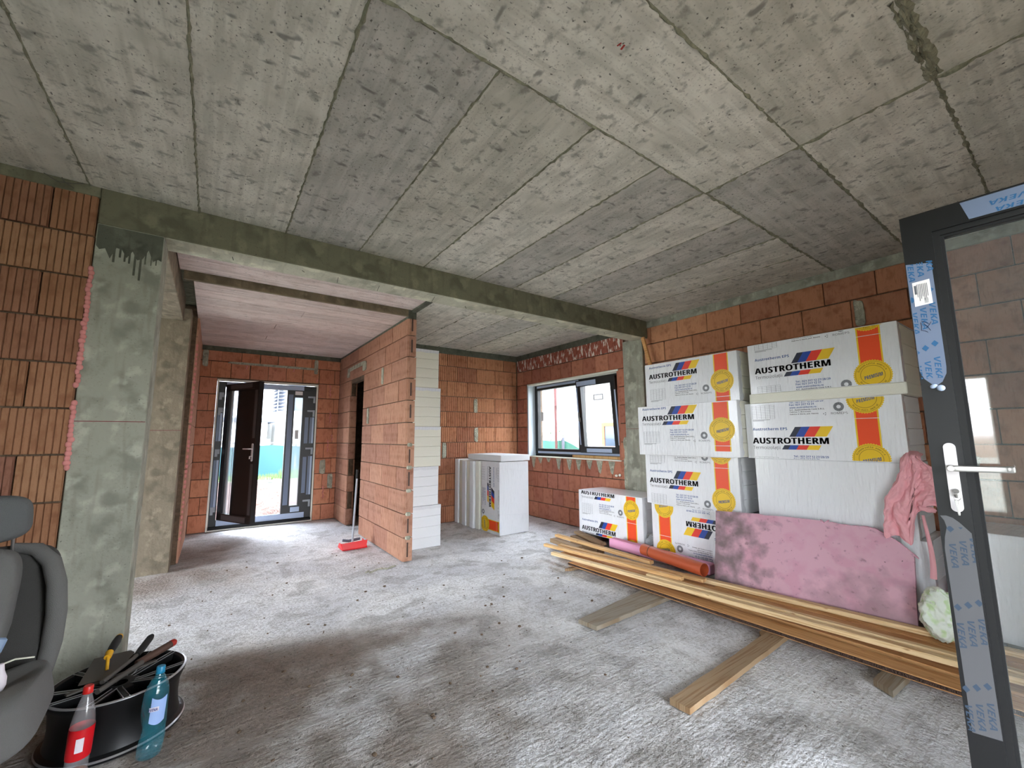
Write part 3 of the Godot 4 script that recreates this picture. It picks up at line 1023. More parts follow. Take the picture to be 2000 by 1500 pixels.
# ------------------------------------------------------------------ clay blocks
func brick_mesh(l: float, h: float, depth: float, pitch: float, groove: float, flat_part_to := 0.66) -> ArrayMesh:
	var key := "%.2f %.3f %.2f %.3f" % [l, h, depth, pitch]
	if brick_cache.has(key):
		return brick_cache[key]
	var mb := MB.new()
	if pitch <= 0.0:
		mb.box(Vector3(0, h / 2, -depth / 2), Vector3(l, h, depth), 0.0035)
	else:
		var p := PackedVector2Array()
		var cnt := maxi(1, int(l / pitch))
		var w := l / cnt
		p.append(Vector2(-l / 2, -groove))
		for i in cnt:
			var a := -l / 2 + i * w
			p.append(Vector2(a + w * 0.07, 0))
			p.append(Vector2(a + w * flat_part_to, 0))
			p.append(Vector2(a + w * (flat_part_to + 0.06), -groove))
		p.append(Vector2(l / 2, -groove))
		for i in p.size() - 1:
			mb.quad(Vector3(p[i].x, 0, p[i].y), Vector3(p[i + 1].x, 0, p[i + 1].y), Vector3(p[i + 1].x, h, p[i + 1].y), Vector3(p[i].x, h, p[i].y))
			if p[i].y == 0.0 and p[i + 1].y == 0.0:
				mb.quad(Vector3(p[i].x, h, 0), Vector3(p[i + 1].x, h, 0), Vector3(p[i + 1].x, h, -groove), Vector3(p[i].x, h, -groove))
				mb.quad(Vector3(p[i].x, 0, -groove), Vector3(p[i + 1].x, 0, -groove), Vector3(p[i + 1].x, 0, 0), Vector3(p[i].x, 0, 0))
		var c := Vector3(0, h / 2, -depth / 2)
		var q := func(x: float, y: float, z: float) -> Vector3: return Vector3(x * l / 2, y * h, -groove if z > 0 else -depth)
		mb.face(q.call(-1, 0, 1), q.call(-1, 1, 1), q.call(-1, 1, -1), q.call(-1, 0, -1), c)
		mb.face(q.call(1, 0, 1), q.call(1, 1, 1), q.call(1, 1, -1), q.call(1, 0, -1), c)
		mb.face(q.call(-1, 1, 1), q.call(1, 1, 1), q.call(1, 1, -1), q.call(-1, 1, -1), c)
		mb.face(q.call(-1, 0, 1), q.call(1, 0, 1), q.call(1, 0, -1), q.call(-1, 0, -1), c)
		mb.face(q.call(-1, 0, -1), q.call(1, 0, -1), q.call(1, 1, -1), q.call(-1, 1, -1), c)
	brick_cache[key] = mb.mesh()
	return brick_cache[key]


# lays courses of blocks on a wall face; u runs along it, v up, out of the wall is z
func lay(parent: Node, origin: Vector3, b: Basis, u0: float, u1: float, top: float, tone: String, o: Dictionary) -> void:
	var l: float = o.get("len", 0.25)
	var depth: float = o.get("depth", 0.05)
	var pitch: float = o.get("pitch", 0.0)
	var groove: float = o.get("groove", 0.009)
	var holes: Array = o.get("holes", [])
	var mortar_joint: float = o.get("joint", 0.011)
	var i := 0
	while i * 0.25 < top - 0.05:
		var v0 := i * 0.25 + mortar_joint * 0.5
		var v1 := minf((i + 1) * 0.25 - mortar_joint * 0.5, top)
		var spans := [[u0, u1]]
		for hole: Rect2 in holes:
			if minf(v1, hole.end.y) - maxf(v0, hole.position.y) < 0.08:
				continue
			var rest := []
			for s in spans:
				if hole.end.x <= s[0] or hole.position.x >= s[1]:
					rest.append(s)
					continue
				if hole.position.x > s[0] + 0.02:
					rest.append([s[0], hole.position.x])
				if hole.end.x < s[1] - 0.02:
					rest.append([hole.end.x, s[1]])
			spans = rest
		for s in spans:
			var off: float = o.get("off", 0.0) + (l * 0.5 if i % 2 else 0.0)
			var a: float = s[0]
			var k := ceili((a - off) / l + 0.15)
			while a < s[1] - 0.02:
				var e: float = minf(off + k * l, s[1])
				if s[1] - e < 0.05:
					e = s[1]
				k += 1
				if e - a < 0.02:
					continue
				var gap := 0.003 + rng.randf() * 0.004
				var len := snappedf(e - a - gap, 0.01) - 0.001
				var m: Material = M["brick_%s_%d" % [tone, rng.randi_range(0, 4)]]
				if o.get("salt", -1) == i:
					m = M.salty_brick
				var jut := (rng.randf() - 0.5) * 0.005
				put("brick", brick_mesh(len, v1 - v0, depth, pitch, groove, o.get("flat", 0.66)), m, parent, Transform3D(b * Basis(Vector3.UP, (rng.randf() - 0.5) * 0.008), origin + b * Vector3((a + e) / 2, v0, jut)))
				a = e
		i += 1


func grout(parent: Node, c: Vector3, s: Vector3, seed_: int, m: Material = null) -> void:
	var f := FastNoiseLite.new()
	f.seed = seed_
	f.frequency = 9.0
	var mb := MB.new()
	mb.cushion(c, s, 0.35, 0.35, Basis(), 20, 12, func(p: Vector3) -> Vector3: return p * (1.0 + 0.18 * f.get_noise_3dv(p)))
	put("mortar_patch", mb.mesh(), m if m else M.mortar, parent)


func build_brick_walls() -> void:
	# left wall, the nearest: deep ribs
	lay(get_node("wall_left"), Vector3(-0.634, 0, -3.272), Basis(), -2.2, 0.0, 2.742, "left", {"len": 0.375, "depth": 0.05, "pitch": 0.0275, "groove": 0.008, "flat": 0.84, "off": 0.125 + 0.0625})
	var w := get_node("wall_left")
	var mb := MB.new()
	var f := FastNoiseLite.new()
	f.seed = 8
	f.frequency = 25.0
	for k in 46:   # pink filler squeezed out beside the column
		var y := 1.18 + k * 0.025
		if y > 1.55 and y < 1.62:
			continue
		mb.cushion(Vector3(-0.632 + 0.012 * f.get_noise_1d(y), y, -3.268), Vector3(0.022 + 0.02 * absf(f.get_noise_1d(y * 3 + 7)), 0.035, 0.024), 1.0, 1.0, Basis(), 8, 5)
	put("pink_filler", mb.mesh(), M.pink_filler, w, Transform3D(), "pink filler squeezed from the joint beside the column")
	# hall, left side
	lay(get_node("wall_hall"), Vector3(-0.21, 0, -5.92), FACE_LEFT, 0.0, 1.70, 2.72, "pink", {"len": 0.375, "depth": 0.05, "pitch": 0.03})
	mb = MB.new()
	for k in 40:
		mb.cushion(Vector3(-0.214, 0.25 + k * 0.055 + rng.randf() * 0.02, -5.935), Vector3(0.02 + rng.randf() * 0.018, 0.05, 0.03), 1.0, 1.0, Basis(), 7, 5)
	put("pink_filler", mb.mesh(), M.pink_filler, get_node("wall_hall"), Transform3D(), "pink filler along the hall column")
	# back wall round the entrance door
	w = get_node("wall_back")
	lay(w, Vector3(0, 0, -7.62), Basis(), -0.26, 1.75, 2.655, "hall", {"len": 0.25, "depth": 0.08, "off": 0.04, "holes": [Rect2(0.008, -0.1, 1.404, 2.34)]})
	grout(w, Vector3(1.53, 0.86, -7.615), Vector3(0.09, 0.23, 0.03), 1)
	grout(w, Vector3(1.66, 0.62, -7.615), Vector3(0.08, 0.23, 0.03), 2)
	grout(w, Vector3(1.36, 2.53, -7.615), Vector3(0.06, 0.24, 0.03), 3)
	grout(w, Vector3(-0.16, 2.53, -7.615), Vector3(0.07, 0.24, 0.03), 4)
	grout(w, Vector3(0.75, 2.49, -7.61), Vector3(1.3, 0.035, 0.03), 5)
	mb = MB.new()
	for p in [[1.60, 2.05, 0.2], [1.62, 1.60, 0.22], [1.60, 1.12, 0.2], [1.56, 0.36, 0.22], [1.66, 1.30, 0.1], [0.36, 2.42, 0.05], [1.02, 2.43, 0.05], [1.38, 2.28, 0.05]]:
		for k in int(p[2] / 0.025):
			mb.cushion(Vector3(p[0] + 0.006 * sin(k * 1.7), p[1] + k * 0.025, -7.612), Vector3(0.016 + 0.008 * sin(k * 2.3), 0.034, 0.022), 1.0, 1.0, Basis(), 7, 5)
	put("pink_filler", mb.mesh(), M.pink_filler, w, Transform3D(), "pink filler strings in the vertical joints")
	# partition between hall and kitchen: single blocks, seen on both faces and on the end
	var pt := structure("wall_partition", span(Vector3(1.768, 0.0, -6.17), Vector3(1.838, 2.70, -4.51)), M.dark_mortar, "free-ending partition of ribbed clay blocks between hall and kitchen", "wall")
	put("core", span(Vector3(1.768, 0.0, -7.62), Vector3(1.838, 2.70, -6.89)), M.dark_mortar, pt)
	put("core", span(Vector3(1.768, 2.20, -6.89), Vector3(1.838, 2.70, -6.17)), M.dark_mortar, pt)
	put("top_band", span(Vector3(1.752, 2.695, -7.62), Vector3(1.852, 2.87, -4.495), 0.006), M.drip_concrete, pt)
	lay(pt, Vector3(1.75, 0, -7.62), FACE_RIGHT, 0.0, 3.125, 2.695, "pink", {"len": 0.5, "depth": 0.105, "pitch": 0.0238, "groove": 0.016, "flat": 0.66, "off": 0.125, "holes": [Rect2(0.735, -0.1, 0.715, 2.29)]})
	grout(pt, Vector3(1.75, 2.38, -6.15), Vector3(0.03, 0.14, 0.16), 11)
	grout(pt, Vector3(1.75, 2.43, -6.60), Vector3(0.03, 0.06, 1.0), 12)
	grout(pt, Vector3(1.75, 2.36, -7.02), Vector3(0.03, 0.1, 0.12), 13)
	grout(pt, Vector3(1.75, 2.13, -5.32), Vector3(0.03, 0.22, 0.07), 14)
	grout(pt, Vector3(1.75, 1.63, -5.9), Vector3(0.03, 0.22, 0.06), 15)
	for k in 5:
		grout(pt, Vector3(1.80, 0.25 + 0.25 * k, -4.492), Vector3(0.05, 0.04, 0.05), 20 + k)
	mb = MB.new()
	for k in 11:   # dark inlays painting the shade inside the hollows of the block ends
		if k % 3 != 2:
			mb.box(Vector3(1.802, 0.125 + 0.25 * k, -4.494), Vector3(0.016, 0.15, 0.012), 0.002)
	put("hollow_shade", mb.mesh(), M.tool_brown, pt, Transform3D(), "dark inlays standing for the shade in the block end hollows")
	# kitchen back wall
	w = get_node("wall_kitchen")
	lay(w, Vector3(1.86, 0, -6.14), Basis(), 0.0, 2.64, 2.70, "orange", {"len": 0.375, "depth": 0.06, "pitch": 0.031, "groove": 0.013, "flat": 0.60, "off": 0.1})
	for q in [[3.62, 1.86], [3.63, 1.37], [3.04, 1.12], [3.63, 0.87], [2.72, 1.37]]:
		grout(w, Vector3(q[0], q[1], -6.137), Vector3(0.07, 0.235, 0.025), int(q[1] * 100) + int(q[0] * 10))
	# wall with the kitchen window
	w = get_node("wall_window")
	lay(w, Vector3(4.5, 0, -6.14), FACE_RIGHT, 0.0, 2.47, 2.712, "red", {"len": 0.25, "depth": 0.09, "off": 0.07, "salt": 10, "holes": [Rect2(0.30, 0.99, 2.06, 1.26)]})
	mb = MB.new()
	for k in 9:   # pale fans of grout washed down from the sill
		var z := -5.72 + k * 0.22 + rng.randf() * 0.05
		var hh := 0.06 + rng.randf() * 0.10
		mb.prism(PackedVector2Array([Vector2(-0.06, 0), Vector2(-0.02, -hh), Vector2(0.015, -hh * 1.15), Vector2(0.06, 0)]), 0.0, 0.0025, Transform3D(FACE_RIGHT, Vector3(4.4975, 0.985, z)))
	put("grout_fan", mb.mesh(), M.mortar, w, Transform3D(), "pale fans of dried grout below the sill")
	mb = MB.new()
	mb.cushion(Vector3(4.485, 0.80, -3.86), Vector3(0.03, 0.035, 0.05), 1, 1, Basis(), 10, 7)
	mb.cushion(Vector3(4.485, 0.81, -3.80), Vector3(0.03, 0.04, 0.04), 1, 1, Basis(), 10, 7)
	put("filler_dab", mb.mesh(), M.filler_foam, w, Transform3D(), "two dabs of cream filler foam")
	# wall behind the foam packs
	lay(get_node("wall_right"), Vector3(4.5, 0, -3.33), FACE_RIGHT, 0.0, 3.83, 2.715, "orange", {"len": 0.375, "depth": 0.06, "off": 0.11})
	grout(get_node("wall_right"), Vector3(4.498, 2.37, -1.10), Vector3(0.03, 0.23, 0.07), 31)
	grout(get_node("wall_right"), Vector3(4.498, 1.12, -0.62), Vector3(0.03, 0.1, 0.2), 32)


# ------------------------------------------------------------------ a rectangular ring of four mitred profiles in the xy plane
func ring(mb: MB, x0: float, y0: float, x1: float, y1: float, w: float, z0: float, z1: float, xf := Transform3D()) -> void:
	mb.prism(PackedVector2Array([Vector2(x0, y0), Vector2(x0 + w, y0 + w), Vector2(x0 + w, y1 - w), Vector2(x0, y1)]), z0, z1, xf)
	mb.prism(PackedVector2Array([Vector2(x1, y0), Vector2(x1, y1), Vector2(x1 - w, y1 - w), Vector2(x1 - w, y0 + w)]), z0, z1, xf)
	mb.prism(PackedVector2Array([Vector2(x0, y1), Vector2(x0 + w, y1 - w), Vector2(x1 - w, y1 - w), Vector2(x1, y1)]), z0, z1, xf)
	mb.prism(PackedVector2Array([Vector2(x0, y0), Vector2(x1, y0), Vector2(x1 - w, y0 + w), Vector2(x0 + w, y0 + w)]), z0, z1, xf)


func rounded(w: float, h: float, r: float, seg := 6) -> PackedVector2Array:
	var p := PackedVector2Array()
	for c in 4:
		var cx := (w / 2 - r) * (1 if c in [0, 3] else -1)
		var cy := (h / 2 - r) * (1 if c in [0, 1] else -1)
		for k in seg + 1:
			var a := PI / 2 * (c + float(k) / seg)
			p.append(Vector2(cx + r * cos(a), cy + r * sin(a)))
	return p


func moved(p: PackedVector2Array, by: Vector2) -> PackedVector2Array:
	var o := PackedVector2Array()
	for q in p:
		o.append(q + by)
	return o


func strip(parent: Node, x0: float, y0: float, x1: float, y1: float, z: float, m: Material, called := "protective_film") -> void:
	put(called, span(Vector3(x0, y0, z), Vector3(x1, y1, z + 0.001)), m, parent)


# ------------------------------------------------------------------ entrance door at the end of the hall
func build_entrance() -> void:
	var d := thing("door_1", "dark entrance door standing open at the end of the hall, with glazed side panel", "door", Vector3(0, 0, -7.70))
	tag(d, "", "", "", "structure")
	var mb := MB.new()
	mb.box(Vector3(0.075, 1.13, 0.0), Vector3(0.09, 2.14, 0.08), 0.004)
	mb.box(Vector3(1.345, 1.13, 0.0), Vector3(0.09, 2.14, 0.08), 0.004)
	mb.box(Vector3(0.71, 2.16, 0.0), Vector3(1.18, 0.08, 0.08), 0.004)
	mb.box(Vector3(0.71, 0.105, 0.0), Vector3(1.18, 0.09, 0.08), 0.004)
	put("frame", mb.mesh(), M.anthracite, d)
	put("threshold", span(Vector3(0.03, 0.02, -0.02), Vector3(1.39, 0.058, 0.085), 0.004), M.gasket, d)
	put("sill_film", span(Vector3(0.125, 0.064, 0.0405), Vector3(1.295, 0.148, 0.0425)), M.pale_film, d, Transform3D(), "pale protective film on the sill")
	put("head_film", span(Vector3(0.13, 2.122, 0.0405), Vector3(1.20, 2.19, 0.0425)), M.pale_film, d, Transform3D(), "pale protective film on the head")
	# white filling foam round the frame
	mb = MB.new()
	ring(mb, 0.009, 0.0, 1.411, 2.234, 0.022, -0.04, 0.066)
	put("filler_foam", mb.mesh(), M.filler_foam, d, Transform3D(), "white foam round the frame")
	# fixed side panel
	mb = MB.new()
	ring(mb, 0.955, 0.15, 1.305, 2.12, 0.115, -0.03, 0.045)
	put("side_panel", mb.mesh(), M.anthracite, d)
	put("pane", span(Vector3(1.06, 0.25, 0.0), Vector3(1.20, 2.02, 0.012)), M.frosted_pane, d, Transform3D(), "frosted glass strip")
	strip(d, 0.977, 0.28, 1.045, 2.05, 0.0455, M.blue_film)
	strip(d, 1.09, 0.165, 1.22, 0.24, 0.0455, M.pale_film)
	strip(d, 1.07, 2.045, 1.18, 2.105, 0.0455, M.sticker, "sticker")
	strip(d, 1.10, 1.32, 1.155, 1.47, 0.0125, M.thin_paper, "sticker")
	for q in [[1.312, 0.42, 1.04], [1.312, 1.25, 1.68], [0.042, 0.32, 1.02], [0.042, 1.30, 1.72]]:
		strip(d, q[0], q[1], q[0] + 0.03, q[2], 0.0405, M.blue_film)
		strip(d, q[0] + 0.034, q[1], q[0] + 0.062, q[2], 0.0405, M.pale_film)
	strip(d, 1.235, 0.45, 1.29, 1.03, 0.0455, M.blue_film)
	strip(d, 1.235, 1.25, 1.29, 1.68, 0.0455, M.blue_film)
	# grey fixing brackets
	for y in [1.98, 1.75, 1.13, 0.29]:
		for x in [1.325, 0.075]:
			mb = MB.new()
			var o := PackedVector2Array([Vector2(-0.06, 0.05), Vector2(0.05, 0.05), Vector2(0.05, -0.06), Vector2(0.022, -0.06), Vector2(0.022, 0.022), Vector2(-0.06, 0.022)])
			if x < 0.5:
				o = PackedVector2Array([Vector2(-0.03, 0.05), Vector2(0.03, 0.05), Vector2(0.03, -0.02), Vector2(0.005, -0.02), Vector2(0.005, -0.06), Vector2(-0.03, -0.06)])
			mb.prism(moved(o, Vector2(x, y)), 0.044, 0.062)
			put("bracket", mb.mesh(), M.grey_clip, d)
	# the leaf, opened into the hall
	var along := Vector3(0.457, 0, 0.889).normalized()
	var leaf := Node3D.new()
	leaf.name = "leaf"
	leaf.transform = Transform3D(Basis(along, Vector3.UP, along.cross(Vector3.UP)), Vector3(0.125, 0, 0.05))
	d.add_child(leaf)
	mb = MB.new()
	ring(mb, 0.0, 0.155, 0.82, 2.15, 0.10, -0.07, 0.0)
	mb.box(Vector3(0.315, 1.15, -0.035), Vector3(0.03, 1.80, 0.05), 0.003)
	put("frame", mb.mesh(), M.anthracite, leaf)
	put("panel", span(Vector3(0.325, 0.25, -0.05), Vector3(0.725, 2.06, -0.018)), M.anthracite_step, leaf)
	put("pane", span(Vector3(0.095, 0.25, -0.042), Vector3(0.305, 2.06, -0.03)), M.frosted_pane, leaf, Transform3D(), "frosted glass strip")
	strip(leaf, 0.12, 2.07, 0.66, 2.135, 0.0002, M.grey_film)
	strip(leaf, 0.12, 0.17, 0.70, 0.24, 0.0002, M.grey_film)
	strip(leaf, 0.74, 1.34, 0.80, 2.03, 0.0002, M.grey_film)
	strip(leaf, 0.74, 0.28, 0.80, 0.98, 0.0002, M.grey_film)
	strip(leaf, 0.285, 0.26, 0.295, 2.05, 0.0002, M.pale_film)
	mb = MB.new()
	mb.prism(moved(rounded(0.032, 0.25, 0.016), Vector2(0.765, 1.14)), 0.0, 0.01)
	mb.tube([Vector3(0.765, 1.19, 0.01), Vector3(0.765, 1.19, 0.05), Vector3(0.745, 1.19, 0.056), Vector3(0.635, 1.19, 0.056)], 0.010, 8)
	mb.tube([Vector3(0.765, 1.085, 0.01), Vector3(0.765, 1.085, 0.035), Vector3(0.765, 1.05, 0.036)], 0.008, 6)
	put("handle", mb.mesh(), M.satin_plate, leaf, Transform3D(), "satin lever handle with keys")


# ------------------------------------------------------------------ kitchen window
func build_kitchen_window() -> void:
	var w := thing("window_1", "anthracite two-part kitchen window with its right sash tilted", "window", Vector3(4.65, 0, -5.80), FACE_RIGHT)
	tag(w, "", "", "", "structure")
	var mb := MB.new()
	ring(mb, 0.0, 1.045, 1.98, 2.225, 0.065, -0.07, 0.0)
	mb.box(Vector3(1.145, 1.635, -0.035), Vector3(0.075, 1.06, 0.07), 0.003)
	put("frame", mb.mesh(), M.anthracite, w)
	mb = MB.new()
	ring(mb, 0.055, 1.095, 1.12, 2.175, 0.035, -0.055, 0.012)
	put("bead", mb.mesh(), M.anthracite_step, w)
	put("pane", span(Vector3(0.08, 1.12, -0.035), Vector3(1.10, 2.15, -0.028)), M.pane, w)
	strip(w, 0.13, 1.60, 0.20, 1.76, -0.0275, M.thin_paper, "sticker")
	# tilted sash: turns about its lower edge
	var s := Node3D.new()
	s.name = "sash"
	s.transform = Transform3D(Basis(Vector3.RIGHT, deg_to_rad(4.2)), Vector3(1.15, 1.085, 0.012))
	w.add_child(s)
	mb = MB.new()
	ring(mb, 0.0, 0.0, 0.78, 1.10, 0.095, -0.04, 0.026)
	put("frame", mb.mesh(), M.anthracite, s)
	put("pane", span(Vector3(0.08, 0.08, -0.012), Vector3(0.70, 1.02, -0.004)), M.pane, s)
	strip(s, 0.0, 0.12, 0.028, 1.0, 0.0265, M.pale_film)
	strip(s, 0.75, 0.12, 0.775, 0.9, 0.0265, M.pale_film)
	strip(s, 0.02, 1.015, 0.42, 1.085, 0.0265, M.pale_film)
	strip(s, 0.13, 0.012, 0.62, 0.068, 0.0265, M.pale_film)
	mb = MB.new()
	mb.box(Vector3(0.047, 0.50, 0.034), Vector3(0.028, 0.07, 0.014), 0.004)
	mb.box(Vector3(0.047, 0.55, 0.058), Vector3(0.02, 0.13, 0.016), 0.005)
	mb.box(Vector3(0.047, 0.50, 0.046), Vector3(0.014, 0.014, 0.02), 0.002)
	put("handle", mb.mesh(), M.dark_steel, s, Transform3D(), "grey window handle")
	put("sill_film", span(Vector3(0.07, 1.05, 0.0005), Vector3(1.9, 1.085, 0.0025)), M.pale_film, w, Transform3D(), "pale film on the lower rail")
	put("head_film", span(Vector3(0.06, 2.17, 0.0005), Vector3(1.1, 2.215, 0.0025)), M.pale_film, w, Transform3D(), "pale film on the head")
	# what lines the opening
	put("reveal", span(Vector3(-0.038, 1.0, -0.08), Vector3(-0.004, 2.25, 0.149), 0.003), M.reveal_board, w, Transform3D(), "pale grey board in the left reveal")
	put("reveal", span(Vector3(-0.03, 2.226, -0.08), Vector3(2.02, 2.252, 0.149), 0.003), M.filler_foam, w)
	put("reveal", span(Vector3(1.98, 1.0, -0.08), Vector3(2.022, 2.25, 0.13), 0.003), M.brick_red_1, w)
	put("reveal", span(Vector3(-0.03, 0.99, -0.08), Vector3(2.02, 1.004, 0.154), 0.003), M.filler_foam, w, Transform3D(), "white foam bed of the sill")
	put("packer", span(Vector3(0.95, 1.004, -0.03), Vector3(2.0, 1.044, 0.03), 0.003), M.fresh_wood, w, Transform3D(), "wooden strip under the frame")
	put("packer", span(Vector3(0.0, 1.004, -0.07), Vector3(0.95, 1.044, 0.0), 0.003), M.anthracite_step, w)


# ------------------------------------------------------------------ the terrace door leaf beside the camera
func build_terrace_door() -> void:
	var along := Vector3(0.0765, 0, 0.997).normalized()
	var d := thing("door_2", "open anthracite terrace door leaf with large pane, lever handle and protective film", "door", Vector3(2.155, 0, -0.372), Basis(along, Vector3.UP, along.cross(Vector3.UP)))
	tag(d, "", "", "", "structure")
	var W := 0.90
	var mb := MB.new()
	ring(mb, 0.0, 0.06, W, 2.169, 0.084, -0.068, 0.0)
	put("frame", mb.mesh(), M.anthracite, d)
	mb = MB.new()
	ring(mb, 0.083, 0.143, W - 0.083, 2.086, 0.020, -0.06, -0.010)
	put("bead", mb.mesh(), M.anthracite_step, d)
	mb = MB.new()
	ring(mb, 0.1, 0.16, W - 0.1, 2.069, 0.012, -0.05, -0.018)
	put("gasket", mb.mesh(), M.gasket, d)
	put("pane", span(Vector3(0.104, 0.164, -0.040), Vector3(W - 0.104, 2.065, -0.032)), M.pane, d)
	# film on the stile, printed with the maker's name
	var films := [
		[PackedVector2Array([Vector2(0.002, 1.979), Vector2(0.002, 1.56), Vector2(0.012, 1.53), Vector2(0.030, 1.508), Vector2(0.044, 1.504), Vector2(0.058, 1.515), Vector2(0.071, 1.545), Vector2(0.073, 1.57), Vector2(0.072, 1.966)]), "blue_film", "film_print"],
		[PackedVector2Array([Vector2(0.005, 1.034), Vector2(0.014, 1.018), Vector2(0.018, 0.995), Vector2(0.010, 0.96), Vector2(0.006, 0.92), Vector2(0.013, 0.326), Vector2(0.081, 0.332), Vector2(0.077, 0.983), Vector2(0.052, 1.015), Vector2(0.036, 1.030), Vector2(0.020, 1.036)]), "grey_film", "film_print_dull"],
		[PackedVector2Array([Vector2(0.164, 2.162), Vector2(0.181, 2.093), Vector2(0.80, 2.093), Vector2(0.80, 2.162)]), "blue_film", "film_print"]]
	for k in 3:
		var q: Array = films[k]
		mb = MB.new()
		mb.prism(q[0], 0.0001, 0.0008)
		var f := put("protective_film", mb.mesh(), M[q[1]], d, Transform3D(), ["blue film on the upper stile", "grey film on the lower stile", "blue film on the top rail"][k])
		mb = MB.new()
		if k < 2:
			var lo: float = [1.53, 0.33][k]
			var hi: float = [1.976, 1.0][k]
			var clip := Rect2(0.004, lo, 0.072 if k == 0 else 0.074, hi - lo)
			for row in 4:
				for col in 3:
					var x: float = [0.000, 0.026, 0.052][col] + [0.006, 0.018][k] - 0.007 * row
					var y: float = [1.905, 0.945][k] - row * [0.205, 0.265][k] + col * 0.014 + (0.09 if k == 0 else 0.0)
					write(mb, "VEKA", Vector2(x, y), 0.088, 0.017, 0.0012, clip, Transform3D(), true, 0.25, -PI / 2)
					mb.flat(PackedVector2Array([Vector2(x + 0.018, y + 0.046), Vector2(x + 0.008, y + 0.034), Vector2(x - 0.002, y + 0.046), Vector2(x + 0.008, y + 0.058)]), 0.0012, clip)
		else:
			var clip := Rect2(0.18, 2.0945, 0.62, 0.066)
			for row in 3:
				for col in 4:
					write(mb, "VEKA", Vector2(0.345 + col * 0.19 - row * 0.012, 2.082 + row * 0.028), 0.088, 0.017, 0.0012, clip, Transform3D(), true, 0.25, PI)
		put("print", mb.mesh(), M[q[2]], f)
		if k == 0:
			mb = MB.new()
			for s in [[0.022, 1.745, 0.022, 1.715], [0.022, 1.715, 0.038, 1.705], [0.024, 1.75, 0.044, 1.735], [0.03, 1.74, 0.046, 1.71], [0.036, 1.722, 0.05, 1.742]]:
				mb.tube([Vector3(s[0], s[1], 0.0013), Vector3((s[0] + s[2]) / 2 + 0.002, (s[1] + s[3]) / 2, 0.0013), Vector3(s[2], s[3], 0.0013)], 0.0008, 5)
			put("pen_mark", mb.mesh(), M.film_mark, f, Transform3D(), "scribbled pen mark")
			mb = MB.new()
			mb.cushion(Vector3(0.034, 1.500, 0.006), Vector3(0.022, 0.016, 0.012), 1, 1, Basis(Vector3.BACK, 0.4), 10, 7)
			mb.cushion(Vector3(0.052, 1.492, 0.008), Vector3(0.024, 0.022, 0.014), 1, 1, Basis(Vector3.BACK, -0.5), 10, 7)
			put("curl", mb.mesh(), M.pale_film, f, Transform3D(), "crumpled end of the film")
	# paper label with fine print
	mb = MB.new()
	mb.prism(PackedVector2Array([Vector2(0.013, 1.808), Vector2(0.062, 1.812), Vector2(0.061, 1.906), Vector2(0.013, 1.902)]), 0.0010, 0.0016)
	var lab := put("paper_label", mb.mesh(), M.sticker, d, Transform3D(), "white paper label with bar code")
	mb = MB.new()
	for k in 7:
		mb.box(Vector3(0.052 - k * 0.0045, 1.868 - 0.004 * (k % 3), 0.0018), Vector3(0.0016, 0.05 + 0.008 * (k % 3), 0.0004))
	mb.box(Vector3(0.020, 1.872, 0.0018), Vector3(0.006, 0.034, 0.0004))
	for k in 9:
		mb.box(Vector3(0.046, 1.835 - k * 0.0022, 0.0018), Vector3(0.011, 0.0011 if k % 2 else 0.0006, 0.0004))
	put("print", mb.mesh(), M.print_grey, lab)
	# handle on its long plate, key in the lock
	mb = MB.new()
	mb.prism(moved(rounded(0.031, 0.24, 0.0155, 8), Vector2(0.052, 1.173)), 0.0, 0.009)
	put("handle_plate", mb.mesh(), M.satin_plate, d, Transform3D(), "pale satin handle plate")
	mb = MB.new()
	mb.lathe([Vector2(0.0, 0.0), Vector2(0.0115, 0.0), Vector2(0.0115, 0.046), Vector2(0.009, 0.056), Vector2(0.0, 0.056)], 16, Transform3D(Basis(Vector3.RIGHT, PI / 2), Vector3(0.053, 1.206, 0.009)))
	mb.cushion(Vector3(0.122, 1.207, 0.055), Vector3(0.150, 0.021, 0.018), 0.35, 0.4, Basis(Vector3.BACK, 0.01), 28, 14)
	mb.cushion(Vector3(0.187, 1.208, 0.050), Vector3(0.022, 0.021, 0.028), 0.4, 0.4, Basis(), 16, 10)
	put("lever", mb.mesh(), M.steel, d, Transform3D(), "steel lever")
	mb = MB.new()
	mb.lathe([Vector2(0, 0), Vector2(0.0085, 0), Vector2(0.0085, 0.006), Vector2(0, 0.006)], 14, Transform3D(Basis(Vector3.RIGHT, PI / 2), Vector3(0.054, 1.125, 0.009)))
	mb.box(Vector3(0.054, 1.112, 0.0115), Vector3(0.009, 0.02, 0.005), 0.002)
	put("lock", mb.mesh(), M.dark_steel, d)
	mb = MB.new()
	mb.box(Vector3(0.054, 1.118, 0.026), Vector3(0.010, 0.003, 0.022), 0.001)
	var pts := []
	for k in 13:
		pts.append(Vector3(0.054 + 0.011 * cos(TAU * k / 12), 1.105 + 0.011 * sin(TAU * k / 12), 0.024))
	mb.tube(pts, 0.001, 5, false)
	mb.box(Vector3(0.053, 1.072, 0.022), Vector3(0.006, 0.05, 0.002), 0.0006, Basis(Vector3.BACK, 0.1))
	mb.box(Vector3(0.057, 1.068, 0.020), Vector3(0.005, 0.05, 0.002), 0.0006, Basis(Vector3.BACK, -0.08))
	put("key", mb.mesh(), M.steel, d, Transform3D(), "keys hanging from the lock")


